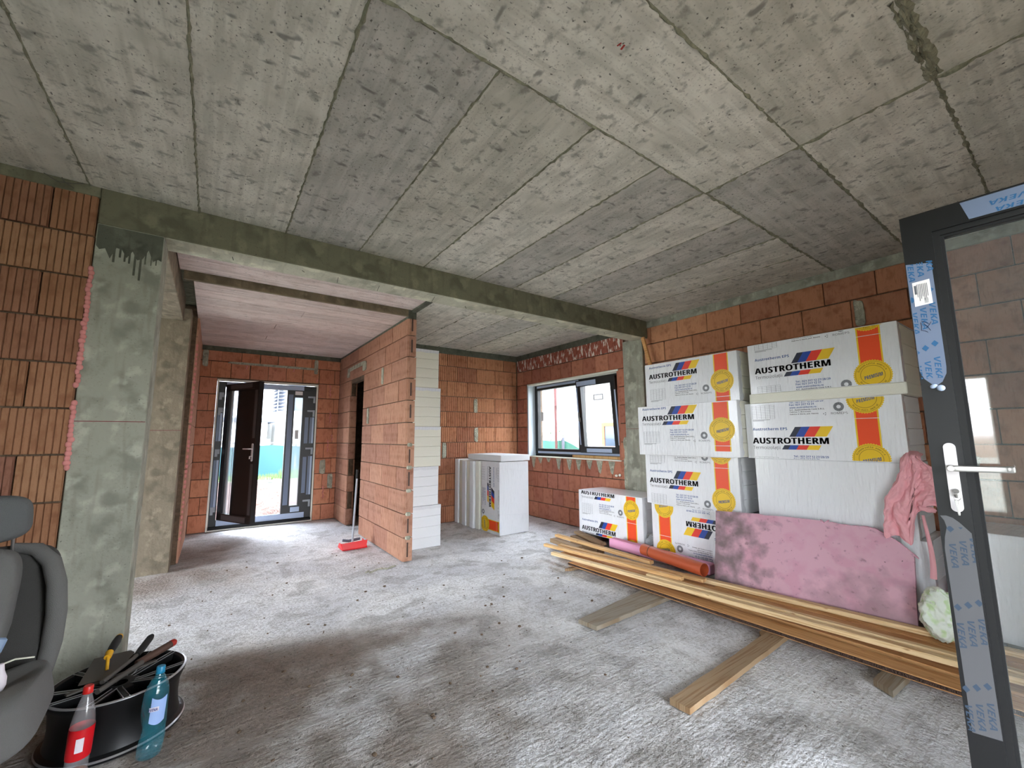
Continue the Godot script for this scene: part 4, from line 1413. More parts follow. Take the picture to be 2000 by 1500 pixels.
# ------------------------------------------------------------------ outdoors: yard, neighbours, fences
func build_outdoors() -> void:
	var g := structure("ground_yard", span(Vector3(-40, -0.6, -60), Vector3(60, -0.32, 40)), M.yard, "bare yard around the house", "ground")
	# trodden soil before the entrance, rising to the fence
	var f := FastNoiseLite.new()
	f.seed = 61
	f.frequency = 0.8
	f.fractal_octaves = 5
	var mb := MB.new()
	mb.sheet(90, 110, func(u: float, v: float) -> Vector3:
		var x := -3.0 + 9.0 * u
		var z := -16.0 + 8.0 * v
		return Vector3(x, -0.17 + 0.16 * f.get_noise_2d(x * 1.6, z * 1.6) - 0.08 * v + 0.10 * (1.0 - v), z))
	var soil := structure("ground_soil", mb.mesh(), M.soil, "lumpy reddish soil in front of the entrance door", "soil")
	soil.set_meta("kind", "stuff")
	# grass at the foot of the mesh fence
	mb = MB.new()
	mb.sheet(40, 8, func(u: float, v: float) -> Vector3: return Vector3(-3.0 + 9.0 * u, 0.0 + 0.04 * sin(u * 40.0), -17.05 + 1.0 * v))
	var gr := put("grass", mb.mesh(), M.grass_soil)
	tag(gr, "strip of green grass in front of the teal mesh fence", "grass", "", "stuff")
	mb = MB.new()
	var r := RandomNumberGenerator.new()
	r.seed = 6
	for k in 2600:
		var p := Vector3(-1.0 + 5.5 * r.randf(), 0.0, -17.0 + 0.95 * r.randf())
		var h := 0.06 + 0.14 * r.randf() + (0.22 * r.randf() if p.x > 1.95 else 0.0)
		var s := Vector3(r.randf() - 0.5, 0, r.randf() - 0.5).normalized() * 0.012
		mb.tri(p - s, p + s, p + Vector3((r.randf() - 0.5) * 0.08, h, (r.randf() - 0.5) * 0.08))
	put("blades", mb.mesh(), M.grass_blade, gr)
	mb = MB.new()
	mb.sheet(60, 8, func(u: float, v: float) -> Vector3: return Vector3(-2.5 + 8.0 * u, 1.06 * v + 0.02 - (0.03 * sin(u * 21.0) if v > 0.9 else 0.0), -17.2 + 0.04 * sin(u * 37.0 + v * 2.0)), 0.004)
	var fence := put("mesh_fence", mb.mesh(), M.teal_mesh)
	tag(fence, "teal privacy mesh fence beyond the entrance door", "fence")
	for k in 6:
		put("post", span(Vector3(-2.0 + k * 1.5, -0.3, -17.28), Vector3(-1.94 + k * 1.5, 1.15, -17.22)), M.house_grey, fence)
	# low front wall and railing of the neighbour
	var wl := thing("garden_wall", "white garden wall with grey railing behind the teal mesh", "wall", Vector3(0, -0.3, -18.6))
	put("base", span(Vector3(-6, 0, -0.15), Vector3(10, 1.15, 0.15)), M.house_white, wl)
	for k in 5:
		put("pillar", span(Vector3(-3.2 + k * 1.55, 0, -0.2), Vector3(-2.85 + k * 1.55, 1.62, 0.2)), M.house_white, wl)
	for k in 2:
		put("rail", span(Vector3(-6, 1.3 + 0.16 * k, -0.02), Vector3(10, 1.34 + 0.16 * k, 0.02)), M.house_grey, wl)
	# the neighbour's white house
	var ho := thing("house", "white two-storey neighbouring house seen through the entrance door", "house", Vector3(0, -0.3, -23))
	put("wall", span(Vector3(-7, 0, -6), Vector3(9, 7.0, 0)), M.house_white, ho)
	put("porch", span(Vector3(-3, 0, 0), Vector3(1.9, 2.35, 2.2)), M.house_white, ho)
	put("porch_roof", span(Vector3(-3.2, 2.35, -0.1), Vector3(2.2, 2.52, 2.45), 0.02), M.house_grey, ho)
	put("porch_block", span(Vector3(2.3, 0, 0), Vector3(4.2, 2.85, 2.0)), M.house_white, ho)
	for q in [[1.05, 2.9, 1.75, 4.3], [1.1, 0.9, 1.85, 1.9], [2.9, 3.0, 3.7, 4.4], [-1.6, 2.9, -0.6, 4.3]]:
		var wi := put("window", span(Vector3(q[0], q[1], -0.02), Vector3(q[2], q[3], 0.04), 0.01), M.house_grey, ho)
		put("pane", span(Vector3(q[0] + 0.07, q[1] + 0.07, 0.03), Vector3(q[2] - 0.07, q[3] - 0.07, 0.05)), M.house_glass, wi)
	mb = MB.new()
	for k in 7:
		mb.box(Vector3(2.45, 2.95 + k * 0.16, 0.9), Vector3(0.35, 0.03, 1.9))
	mb.box(Vector3(2.28, 3.4, 1.85), Vector3(0.04, 1.2, 0.04))
	mb.box(Vector3(2.62, 3.4, 1.85), Vector3(0.04, 1.2, 0.04))
	put("balcony_railing", mb.mesh(), M.house_grey, ho)
	# beside the kitchen window: another white house, very near
	var h2 := thing("house", "white house wall close outside the kitchen window", "house", Vector3(8.0, -0.3, -8.5), FACE_RIGHT)
	put("wall", span(Vector3(-6, 0, -5), Vector3(7, 3.35, 0)), M.house_white, h2)
	put("roof", box_mesh(Vector3(0.5, 4.1, -2.4), Vector3(13.6, 0.14, 6.2), 0.02, Basis(Vector3.RIGHT, 0.30)), M.roof_tile, h2)
	mb = MB.new()
	ring(mb, 0.96, 2.56, 1.28, 2.71, 0.015, 0.0, 0.02)
	for k in 6:
		mb.box(Vector3(1.12, 2.58 + 0.022 * k, 0.008), Vector3(0.29, 0.006, 0.016))
	put("vent_grille", mb.mesh(), M.anthracite, h2)
	mb = MB.new()
	ring(mb, 1.22, 1.30, 1.85, 1.97, 0.09, -0.01, 0.04)
	var w2 := put("window", mb.mesh(), M.brown_frame, h2)
	put("pane", span(Vector3(1.30, 1.38, 0.0), Vector3(1.77, 1.89, 0.02)), M.house_glass, w2)
	# prop with a clamp, green mesh, shrub
	var po := thing("steel_prop", "reddish steel prop with a clamp outside the kitchen window", "prop", Vector3(6.45, -0.32, -7.29))
	mb = MB.new()
	mb.tube([Vector3(0, 0, 0), Vector3(0, 3.3, 0)], 0.032, 10)
	mb.tube([Vector3(0, 3.2, 0), Vector3(0, 4.3, 0)], 0.026, 10)
	put("tube", mb.mesh(), M.rust_pole, po)
	var pts := []
	for k in 17:
		pts.append(Vector3(0.0, 2.315 + 0.055 * sin(TAU * k / 16), 0.045 * cos(TAU * k / 16)))
	mb = MB.new()
	mb.tube(pts, 0.008, 6, false)
	mb.tube([Vector3(-0.03, 2.36, -0.02), Vector3(-0.03, 2.37, 0.15)], 0.008, 6)
	put("clamp", mb.mesh(), M.rust_pole, po)
	mb = MB.new()
	mb.sheet(40, 10, func(u: float, v: float) -> Vector3:
		var z := -9.4 + 3.6 * u
		var sag := 1.27 + (0.04 * sin(u * 9.0) if z < -7.2 else -0.30 * sin(clampf((z + 7.2) / 1.4, 0, 1) * PI * 0.55))
		return Vector3(6.55 + 0.03 * sin(u * 30.0), lerpf(-0.3, sag, v), z), 0.004)
	var mesh2 := put("mesh_fence", mb.mesh(), M.green_mesh)
	tag(mesh2, "sagging green privacy mesh outside the kitchen window", "fence")
	put("post", span(Vector3(6.52, -0.3, -7.18), Vector3(6.56, 1.31, -7.12)), M.house_grey, mesh2)
	var bu := thing("shrub", "small leafy shrub behind the green mesh outside the kitchen window", "shrub", Vector3(7.3, -0.32, -8.55))
	mb = MB.new()
	var stems := MB.new()
	for k in 26:
		var top := Vector3((r.randf() - 0.5) * 0.7, 1.2 + r.randf() * 0.75, (r.randf() - 0.5) * 0.8)
		stems.tube([Vector3(0, 0, 0), top * Vector3(0.5, 0.6, 0.5), top], 0.006, 4)
		for j in 12:
			var p := top * Vector3(1, 0.45 + 0.05 * j, 1) + Vector3(r.randf() - 0.5, r.randf() - 0.5, r.randf() - 0.5) * 0.12
			var a := Vector3(r.randf() - 0.5, r.randf() - 0.5, r.randf() - 0.5).normalized() * 0.045
			var b := a.cross(Vector3(r.randf(), 1, r.randf())).normalized() * 0.02
			mb.quad(p - a, p - b, p + a, p + b)
	put("stem", stems.mesh(), M.tool_brown, bu)
	put("foliage", mb.mesh(), M.leaf, bu)


# ------------------------------------------------------------------ foam packs and the print on their film
func print_on(parent: Node, xf: Transform3D, clip: Rect2, base: float, su := 1.0) -> void:
	# part -> material
	var names := {"lettering": "print_black", "product_line": "print_text_blue", "subtitle": "print_grey", "table": "print_grey", "contact_lines": "print_text_blue", "address_lines": "print_black", "emblem": "print_grey", "emblem_name": "print_grey", "recycling_mark": "print_grey", "seal_lettering": "print_gold", "seal_word": "print_text_blue"}
	var R := func(x0: float, y0: float, x1: float, y1: float) -> PackedVector2Array: return PackedVector2Array([Vector2(x0 * su, y0), Vector2(x1 * su, y0), Vector2(x1 * su, y1), Vector2(x0 * su, y1)])
	for n in range(-2, 3):
		var b := base + 0.44 * n
		if b + 0.30 < clip.position.y or b - 0.36 > clip.end.y:
			continue
		var mb := {}
		for k in names:
			mb[k] = MB.new()
		var seal := MB.new()
		# name, stripes behind it
		for k in 3:   # a heavy face
				write(mb.lettering, "AUSTROTHERM", Vector2((0.045 + 0.0016 * k) * su, b), 0.558 * su, 0.051, 0.0034, clip, xf)
		write(mb.product_line, "Austrotherm EPS", Vector2(0.052 * su, b + 0.113), 0.272 * su, 0.024, 0.0028, clip, xf)
		write(mb.subtitle, "Termoizolaţii", Vector2(0.046 * su, b - 0.053), 0.215 * su, 0.036, 0.0028, clip, xf, false)
		var xs := [0.300, 0.345, 0.405, 0.478, 0.560]
		var cols := ["print_navy", "print_blue", "print_red", "print_yellow"]
		for k in 4:
			for part in [[-0.046, -0.010], [0.058, 0.138]]:
				var o := PackedVector2Array()
				for q in [[xs[k], 0], [xs[k + 1], 0], [xs[k + 1], 1], [xs[k], 1]]:
					o.append(Vector2((q[0] + 0.60 * part[q[1]]) * su, b + part[q[1]]))
				flat_part(parent, "logo_stripe", M[cols[k]], o, 0.0024, clip, xf)
		# table, addresses, ring emblem
		for k in 9:
			mb.table.flat(R.call(0.057, b - 0.112 - k * 0.0145, 0.238, b - 0.1132 - k * 0.0145), 0.0026, clip, xf)
		for k in 6:
			mb.table.flat(R.call(0.057 + k * 0.0362, b - 0.228, 0.0588 + k * 0.0362, b - 0.112), 0.0026, clip, xf)
		mb.table.flat(R.call(0.057, b - 0.238, 0.20, b - 0.235), 0.0026, clip, xf)
		mb.table.flat(R.call(0.057, b - 0.246, 0.15, b - 0.243), 0.0026, clip, xf)
		write(mb.contact_lines, "Tel.: 021 317 12 27/28/29", Vector2(0.355 * su, b - 0.108), 0.24 * su, 0.017, 0.0028, clip, xf)
		write(mb.contact_lines, "Fax: 021 317 12 31", Vector2(0.355 * su, b - 0.130), 0.175 * su, 0.017, 0.0028, clip, xf)
		write(mb.contact_lines, "www.austrotherm.ro", Vector2(0.355 * su, b - 0.152), 0.19 * su, 0.016, 0.0028, clip, xf)
		write(mb.address_lines, "S.C. Austrotherm Com S.R.L.", Vector2(0.355 * su, b - 0.170), 0.245 * su, 0.012, 0.0028, clip, xf)
		write(mb.address_lines, "Fabrica 1: Bucureşti", Vector2(0.355 * su, b - 0.188), 0.15 * su, 0.012, 0.0028, clip, xf)
		write(mb.address_lines, "Fabrica 2: Horia, Jud. Neamţ", Vector2(0.355 * su, b - 0.206), 0.20 * su, 0.012, 0.0028, clip, xf)
		write(mb.emblem_name, "ROMEPS", Vector2(0.638 * su, b - 0.212), 0.105 * su, 0.016, 0.0028, clip, xf, false)
		for k in 24:
			var a0 := TAU * k / 24
			var a1 := TAU * (k + 0.82) / 24
			mb.emblem.flat(PackedVector2Array([Vector2(0.69 * su + 0.034 * cos(a0), b - 0.155 + 0.034 * sin(a0)), Vector2(0.69 * su + 0.034 * cos(a1), b - 0.155 + 0.034 * sin(a1)), Vector2(0.69 * su + 0.014 * cos(a1), b - 0.155 + 0.014 * sin(a1)), Vector2(0.69 * su + 0.014 * cos(a0), b - 0.155 + 0.014 * sin(a0))]), 0.0028, clip, xf)
		for k in 3:
			var a := TAU * k / 3 + 0.3
			var c := Vector2(0.598 * su, b - 0.205)
			mb.recycling_mark.flat(PackedVector2Array([c + Vector2.from_angle(a) * 0.011, c + Vector2.from_angle(a + 0.9) * 0.012, c + Vector2.from_angle(a + 1.5) * 0.007, c + Vector2.from_angle(a + 0.2) * 0.007]), 0.0028, clip, xf)
		# orange ribbon with yellow edges
		for q in [[-0.248, 0.188]]:
			flat_part(parent, "ribbon", M.print_orange, R.call(0.789, b + q[0], 0.911, b + q[1]), 0.0024, clip, xf)
			flat_part(parent, "ribbon_edge", M.print_yellow, R.call(0.779, b + q[0], 0.789, b + q[1]), 0.0024, clip, xf)
			flat_part(parent, "ribbon_edge", M.print_yellow, R.call(0.911, b + q[0], 0.921, b + q[1]), 0.0024, clip, xf)
		# scalloped seal
		var sc := Vector2(0.851 * su, b - 0.104)
		var ray := func(a: float, r: float) -> Vector2: return sc + Vector2(cos(a) * r * su, sin(a) * r)
		for k in 88:
			var a0 := TAU * k / 88
			var a1 := TAU * (k + 1) / 88
			seal.flat(PackedVector2Array([sc, ray.call(a0, 0.114 if k % 2 else 0.107), ray.call(a1, 0.107 if k % 2 else 0.114)]), 0.0036, clip, xf)
		for rr in [[0.0685, 0.0715], [0.0985, 0.1005]]:
			for k in 40:
				var a0 := TAU * k / 40
				var a1 := TAU * (k + 1) / 40
				mb.seal_lettering.flat(PackedVector2Array([ray.call(a0, rr[0]), ray.call(a0, rr[1]), ray.call(a1, rr[1]), ray.call(a1, rr[0])]), 0.0042, clip, xf)
		write(mb.seal_word, "PREMIUM", sc + Vector2(-0.053, -0.022).rotated(0.22), 0.107 * su, 0.026, 0.0046, clip, xf, true, 0.15, 0.22)
		var arcs := [["Economiseşte energie", PI - 0.35, -1.0], ["Protejează mediul", PI + 0.55, 1.0]]
		for arc in arcs:
			var s: String = arc[0]
			for k in s.length():
				if s[k] == " ":
					continue
				var a: float = arc[1] + arc[2] * k * (2.45 / s.length()) * (1.0 if arc[2] < 0 else 0.85)
				var r := 0.079 if arc[2] < 0 else 0.092
				write(mb.seal_lettering, s[k], ray.call(a, r), 0.0, 0.013 if s[k] in "EPtdlşţ" else 0.010, 0.0044, clip, xf, true, 0.0, a - PI / 2 if arc[2] < 0 else a + PI / 2)
		for k in names:
			if mb[k].v.size():
				put(k, mb[k].mesh(), M[names[k]], parent)
		if seal.v.size():
			put("seal", seal.mesh(), M.print_yellow, parent)


func flat_part(parent: Node, called: String, m: Material, outline: PackedVector2Array, z: float, clip: Rect2, xf: Transform3D) -> void:
	var mb := MB.new()
	mb.flat(outline, z, clip, xf)
	if mb.v.size():
		put(called, mb.mesh(), m, parent)


# a pack: boards lying one on another, film round them; the origin is the lower left front corner
func pack(label: String, at: Vector3, size: Vector3, boards: int, printed: int, base := 0.0, su := 1.0, tone := "white_foam", loose := 0.0, group := "") -> Node3D:
	var p := thing("foam_pack", label, "foam pack", at, FACE_RIGHT, group)
	var h := (size.y - loose) / boards
	for k in boards:
		var jx := (rng.randf() - 0.5) * 0.006
		put("board", box_mesh(Vector3(size.x / 2 + jx, loose + h * (k + 0.5), -size.z / 2), Vector3(size.x, h - 0.0015, size.z), 0.004), M[tone], p)
	if loose > 0.0:
		put("board", box_mesh(Vector3(size.x / 2 + 0.004, loose / 2, -size.z / 2 + 0.02), Vector3(size.x + 0.03, loose - 0.002, size.z), 0.005), M[tone], p, Transform3D(), "loose board under the film")
	# film: front and top in one piece, edges a little puckered
	var mb := MB.new()
	mb.box(Vector3(size.x / 2, loose + (size.y - loose) / 2, 0.0002), Vector3(size.x + 0.004, size.y - loose + 0.003, 0.003), 0.001)
	mb.box(Vector3(size.x / 2, size.y + 0.001, -size.z / 2), Vector3(size.x + 0.004, 0.003, size.z), 0.001)
	for s in [0, 1]:   # film ends drawn round the corners
		var o := PackedVector2Array()
		for k in 13:
			o.append(Vector2(-0.05 - 0.015 * sin(k * 2.1) - 0.02 * absf(sin(k * 0.9)), loose + (size.y - loose) * k / 12.0))
		o.append(Vector2(0, size.y))
		o.append(Vector2(0, loose))
		mb.prism(o, 0.0, 0.002, Transform3D(Basis(Vector3(0, 0, 1), Vector3.UP, Vector3(-1, 0, 0)), Vector3(size.x + 0.004 if s else -0.001, 0, 0)))
	var film := put("film", mb.mesh(), M.white_film, p, Transform3D(), "white shrink film")
	if printed > 0:
		print_on(film, Transform3D(), Rect2(0.004, loose + (0.05 if su > 1.05 else 0.004), size.x - 0.008, size.y - loose - (0.054 if su > 1.05 else 0.008)), base, su)
	elif printed < 0:
		print_on(film, Transform3D(Basis(Vector3(-1, 0, 0), Vector3(0, -1, 0), Vector3(0, 0, 1)), Vector3(size.x, 2.0 * base, 0)), Rect2(0.004, 2.0 * base - size.y + 0.004, size.x - 0.008, size.y - 0.008), base, su)
	return p


func build_foam_packs() -> void:
	var g := "printed foam packs stacked along the right wall"
	pack("white printed foam pack with its print upside down, lowest of the left stack", Vector3(3.88, 0.10, -2.87), Vector3(1.0, 0.515, 0.5), 4, -1, 0.392, 1.0, "white_foam", 0.0, g)
	pack("white printed foam pack directly above the upside-down one in the left stack", Vector3(3.88, 0.62, -2.92), Vector3(0.99, 0.505, 0.5), 4, 1, 0.835 - 0.62, 0.985, "white_foam", 0.0, g)
	pack("creamy printed foam pack sticking out furthest, second from the top of the left stack", Vector3(3.75, 1.135, -2.89), Vector3(1.05, 0.50, 0.5), 4, 1, 1.484 - 1.135, 1.065, "ivory_foam", 0.0, g)
	pack("creamy printed foam pack on top of the left stack, under the wooden batten", Vector3(3.88, 1.645, -2.87), Vector3(1.0, 0.46, 0.5), 4, 1, 1.942 - 1.645, 1.0, "ivory_foam", 0.0, g)
	pack("plain white foam pack, lowest of the right stack behind the pink board", Vector3(3.90, 0.10, -1.77), Vector3(1.04, 0.515, 0.5), 4, 0, 0.0, 1.0, "white_foam", 0.0, "plain foam packs along the right wall")
	pack("plain white foam pack without print, behind the hanging pink garment", Vector3(3.88, 0.62, -1.775), Vector3(1.0, 0.505, 0.5), 4, 0, 0.0, 1.0, "white_foam", 0.0, "plain foam packs along the right wall")
	pack("white printed foam pack above the plain one, with a seal cut at its lower edge", Vector3(3.88, 1.13, -1.828), Vector3(1.05, 0.47, 0.5), 4, 1, 1.254 - 1.13, 1.0, "white_foam", 0.0, g)
	pack("printed foam pack with cream boards on top of the right stack", Vector3(3.88, 1.602, -1.765), Vector3(1.01, 0.52, 0.5), 3, 1, 1.860 - 1.602, 1.0, "ivory_foam", 0.085, g)
	pack("shorter printed foam pack standing alone on the floor beside the column", Vector3(3.95, 0.115, -4.04), Vector3(0.99, 0.525, 0.46), 4, 1, 0.154 - 0.115, 0.985, "white_foam", 0.0, g)
	pack("plain white foam pack lying behind the glass of the terrace door", Vector3(3.90, 0.10, -0.545), Vector3(0.98, 0.62, 0.5), 5, 0, 0.0, 1.0, "white_foam", 0.0, "plain foam packs along the right wall")
	# bearers under the packs
	for q in [[-2.75, 0], [-2.05, 0], [-1.6, 0], [-0.9, 0], [-3.9, 1], [-3.2, 1], [-0.4, 0], [0.25, 0]]:
		var o := put("bearer", box_mesh(Vector3(4.16, 0.05, q[0]), Vector3(0.44, 0.098 if q[1] == 0 else 0.112, 0.12), 0.004), M.grey_wood)
		tag(o, "short grey wooden bearer lying under the foam packs", "bearer", "bearers under the foam packs")
	# wooden batten behind the top pack
	var b := put("batten", bar_mesh(Vector3(4.40, 2.58, -3.27), Vector3(4.40, 1.7, -3.05), 0.045, 0.03), M.orange_wood)
	tag(b, "short wooden batten leaning on the column behind the top left foam pack", "batten")
	# dirty pink board leaning on the packs
	var x := Vector3(0.085, 0, 1).normalized()
	var y := Vector3(0.189, 0.982, -0.016).normalized()
	var outline := PackedVector2Array([Vector2(-0.012, 0), Vector2(1.255, 0.0), Vector2(1.257, 0.15), Vector2(1.264, 0.32), Vector2(1.268, 0.465), Vector2(1.21, 0.520), Vector2(1.148, 0.563), Vector2(1.085, 0.598), Vector2(1.02, 0.606), Vector2(0.94, 0.600), Vector2(0.80, 0.608), Vector2(0.785, 0.592), Vector2(0.77, 0.610), Vector2(0.52, 0.608), Vector2(0.38, 0.598), Vector2(0.34, 0.604), Vector2(0.08, 0.591), Vector2(-0.012, 0.588), Vector2(-0.010, 0.27)])
	var mb := MB.new()
	mb.prism(outline, -0.04, 0.0)
	for i in mb.t.size():
		mb.t[i] = Vector2((mb.v[i].x + 0.1) / 1.4, 1.0 - mb.v[i].y / 0.68)
	var pb := thing("pink_board", "broken dirty pink foam board leaning against the right stack of packs", "foam board", Vector3(3.60, 0.085, -2.05), Basis(x, y, x.cross(y)))
	put("board", mb.mesh(), M.dirty_pink_foam, pb)
	mb = MB.new()
	for k in 14:   # the pale broken edge
		var i := 4 + k * 8 / 14
		var t := fposmod(k * 8.0 / 14.0, 1.0)
		var c := outline[i].lerp(outline[i + 1], t)
		mb.cushion(Vector3(c.x, c.y - 0.002, -0.018), Vector3(0.06, 0.014, 0.04), 1, 1, Basis(Vector3.BACK, (outline[i + 1] - outline[i]).angle()), 8, 5)
	put("broken_edge", mb.mesh(), M.pink_foam_edge, pb, Transform3D(), "pale broken edge")


func build_kitchen_foam() -> void:
	# stack beside the end of the partition: packs seen on their ends
	var hs := [0.0, 0.50, 0.972, 1.467, 1.960, 2.452]
	var ex := [2.393, 2.358, 2.378, 2.372, 2.334]
	var words := ["lowest", "second from below", "middle one", "second from the top", "topmost"]
	for k in 5:
		var p := thing("foam_pack", "white foam pack beside the partition end, %s of its tall stack" % words[k], "foam pack", Vector3(ex[k], hs[k], -4.9 - 0.012 * (k % 2)), Basis(), "foam packs stacked beside the partition")
		var h: float = hs[k + 1] - hs[k] - 0.004
		for j in 4:
			put("board", box_mesh(Vector3(-0.245 + (rng.randf() - 0.5) * 0.006, h * (j + 0.5) / 4, -0.5), Vector3(0.49, h / 4 - 0.0012, 1.0), 0.004), M.white_foam if k < 2 else M.ivory_foam, p)
		var mb := MB.new()
		mb.box(Vector3(-0.245, h + 0.001, -0.5), Vector3(0.496, 0.002, 1.0))
		mb.box(Vector3(-0.002, h / 2, -0.5), Vector3(0.004, h, 1.0), 0.001)
		var o := PackedVector2Array([Vector2(-0.49, h - 0.03 - 0.01 * k)])
		for j in 9:
			o.append(Vector2(-0.49 + 0.49 * j / 8.0, h - 0.03 - 0.012 * absf(sin(j * 1.3 + k))))
		o.append_array([Vector2(0.0, h), Vector2(-0.49, h)])
		mb.prism(o, 0.0, 0.002)
		put("film", mb.mesh(), M.white_film, p)
	# upright pack with a lid board
	var u := thing("foam_pack", "upright printed foam pack in the kitchen with a loose board on top", "foam pack", Vector3(3.255, 0, -5.335), FACE_RIGHT, "")
	for k in 4:
		put("board", box_mesh(Vector3(0.235, 0.492, -0.0625 - 0.124 * k), Vector3(0.465, 0.98, 0.122), 0.004), M.white_foam, u)
	var mb := MB.new()
	mb.box(Vector3(0.235, 0.492, 0.0005), Vector3(0.472, 0.982, 0.003), 0.001)
	mb.box(Vector3(0.472, 0.492, -0.248), Vector3(0.004, 0.982, 0.50), 0.001)
	mb.box(Vector3(0.4745, 0.262, -0.248), Vector3(0.003, 0.006, 0.498), 0.001, Basis(Vector3.RIGHT, -0.06))
	mb.box(Vector3(0.4745, 0.90, -0.27), Vector3(0.003, 0.07, 0.44), 0.001, Basis(Vector3.RIGHT, -0.16))
	var film := put("film", mb.mesh(), M.white_film, u, Transform3D(), "white shrink film")
	print_on(film, Transform3D(Basis(Vector3(0, -1, 0), Vector3(1, 0, 0), Vector3(0, 0, 1)), Vector3(0.205, 0.962, 0)), Rect2(-0.015, -0.20, 0.97, 0.46), 0.0)
	var lid := put("foam_board", box_mesh(Vector3(3.53, 1.033, -5.32), Vector3(0.505, 0.085, 0.93), 0.006), M.white_foam)
	tag(lid, "white foam board lying flat across the upright pack like a lid", "foam board")
	# loose boards on edge beside it
	var zs := [-6.055, -5.925, -5.80, -5.675, -5.55, -5.43]
	var xs := [3.225, 3.235, 3.215, 3.225, 3.205, 3.235]
	var ts := [0.985, 0.975, 0.972, 0.970, 0.978, 0.980]
	for k in 6:
		var b := put("foam_board", box_mesh(Vector3(xs[k] + 0.25, ts[k] / 2, zs[k]), Vector3(0.5, ts[k], 0.112 - 0.012 * (k % 2)), 0.005), M.ivory_foam if k % 2 else M.white_foam)
		tag(b, "white foam board standing on end beside the upright pack, %s" % ["nearest the kitchen wall", "second from the kitchen wall", "third from the kitchen wall", "third from the upright pack", "second from the upright pack", "touching the upright pack"][k], "foam board", "foam boards on end in the kitchen")


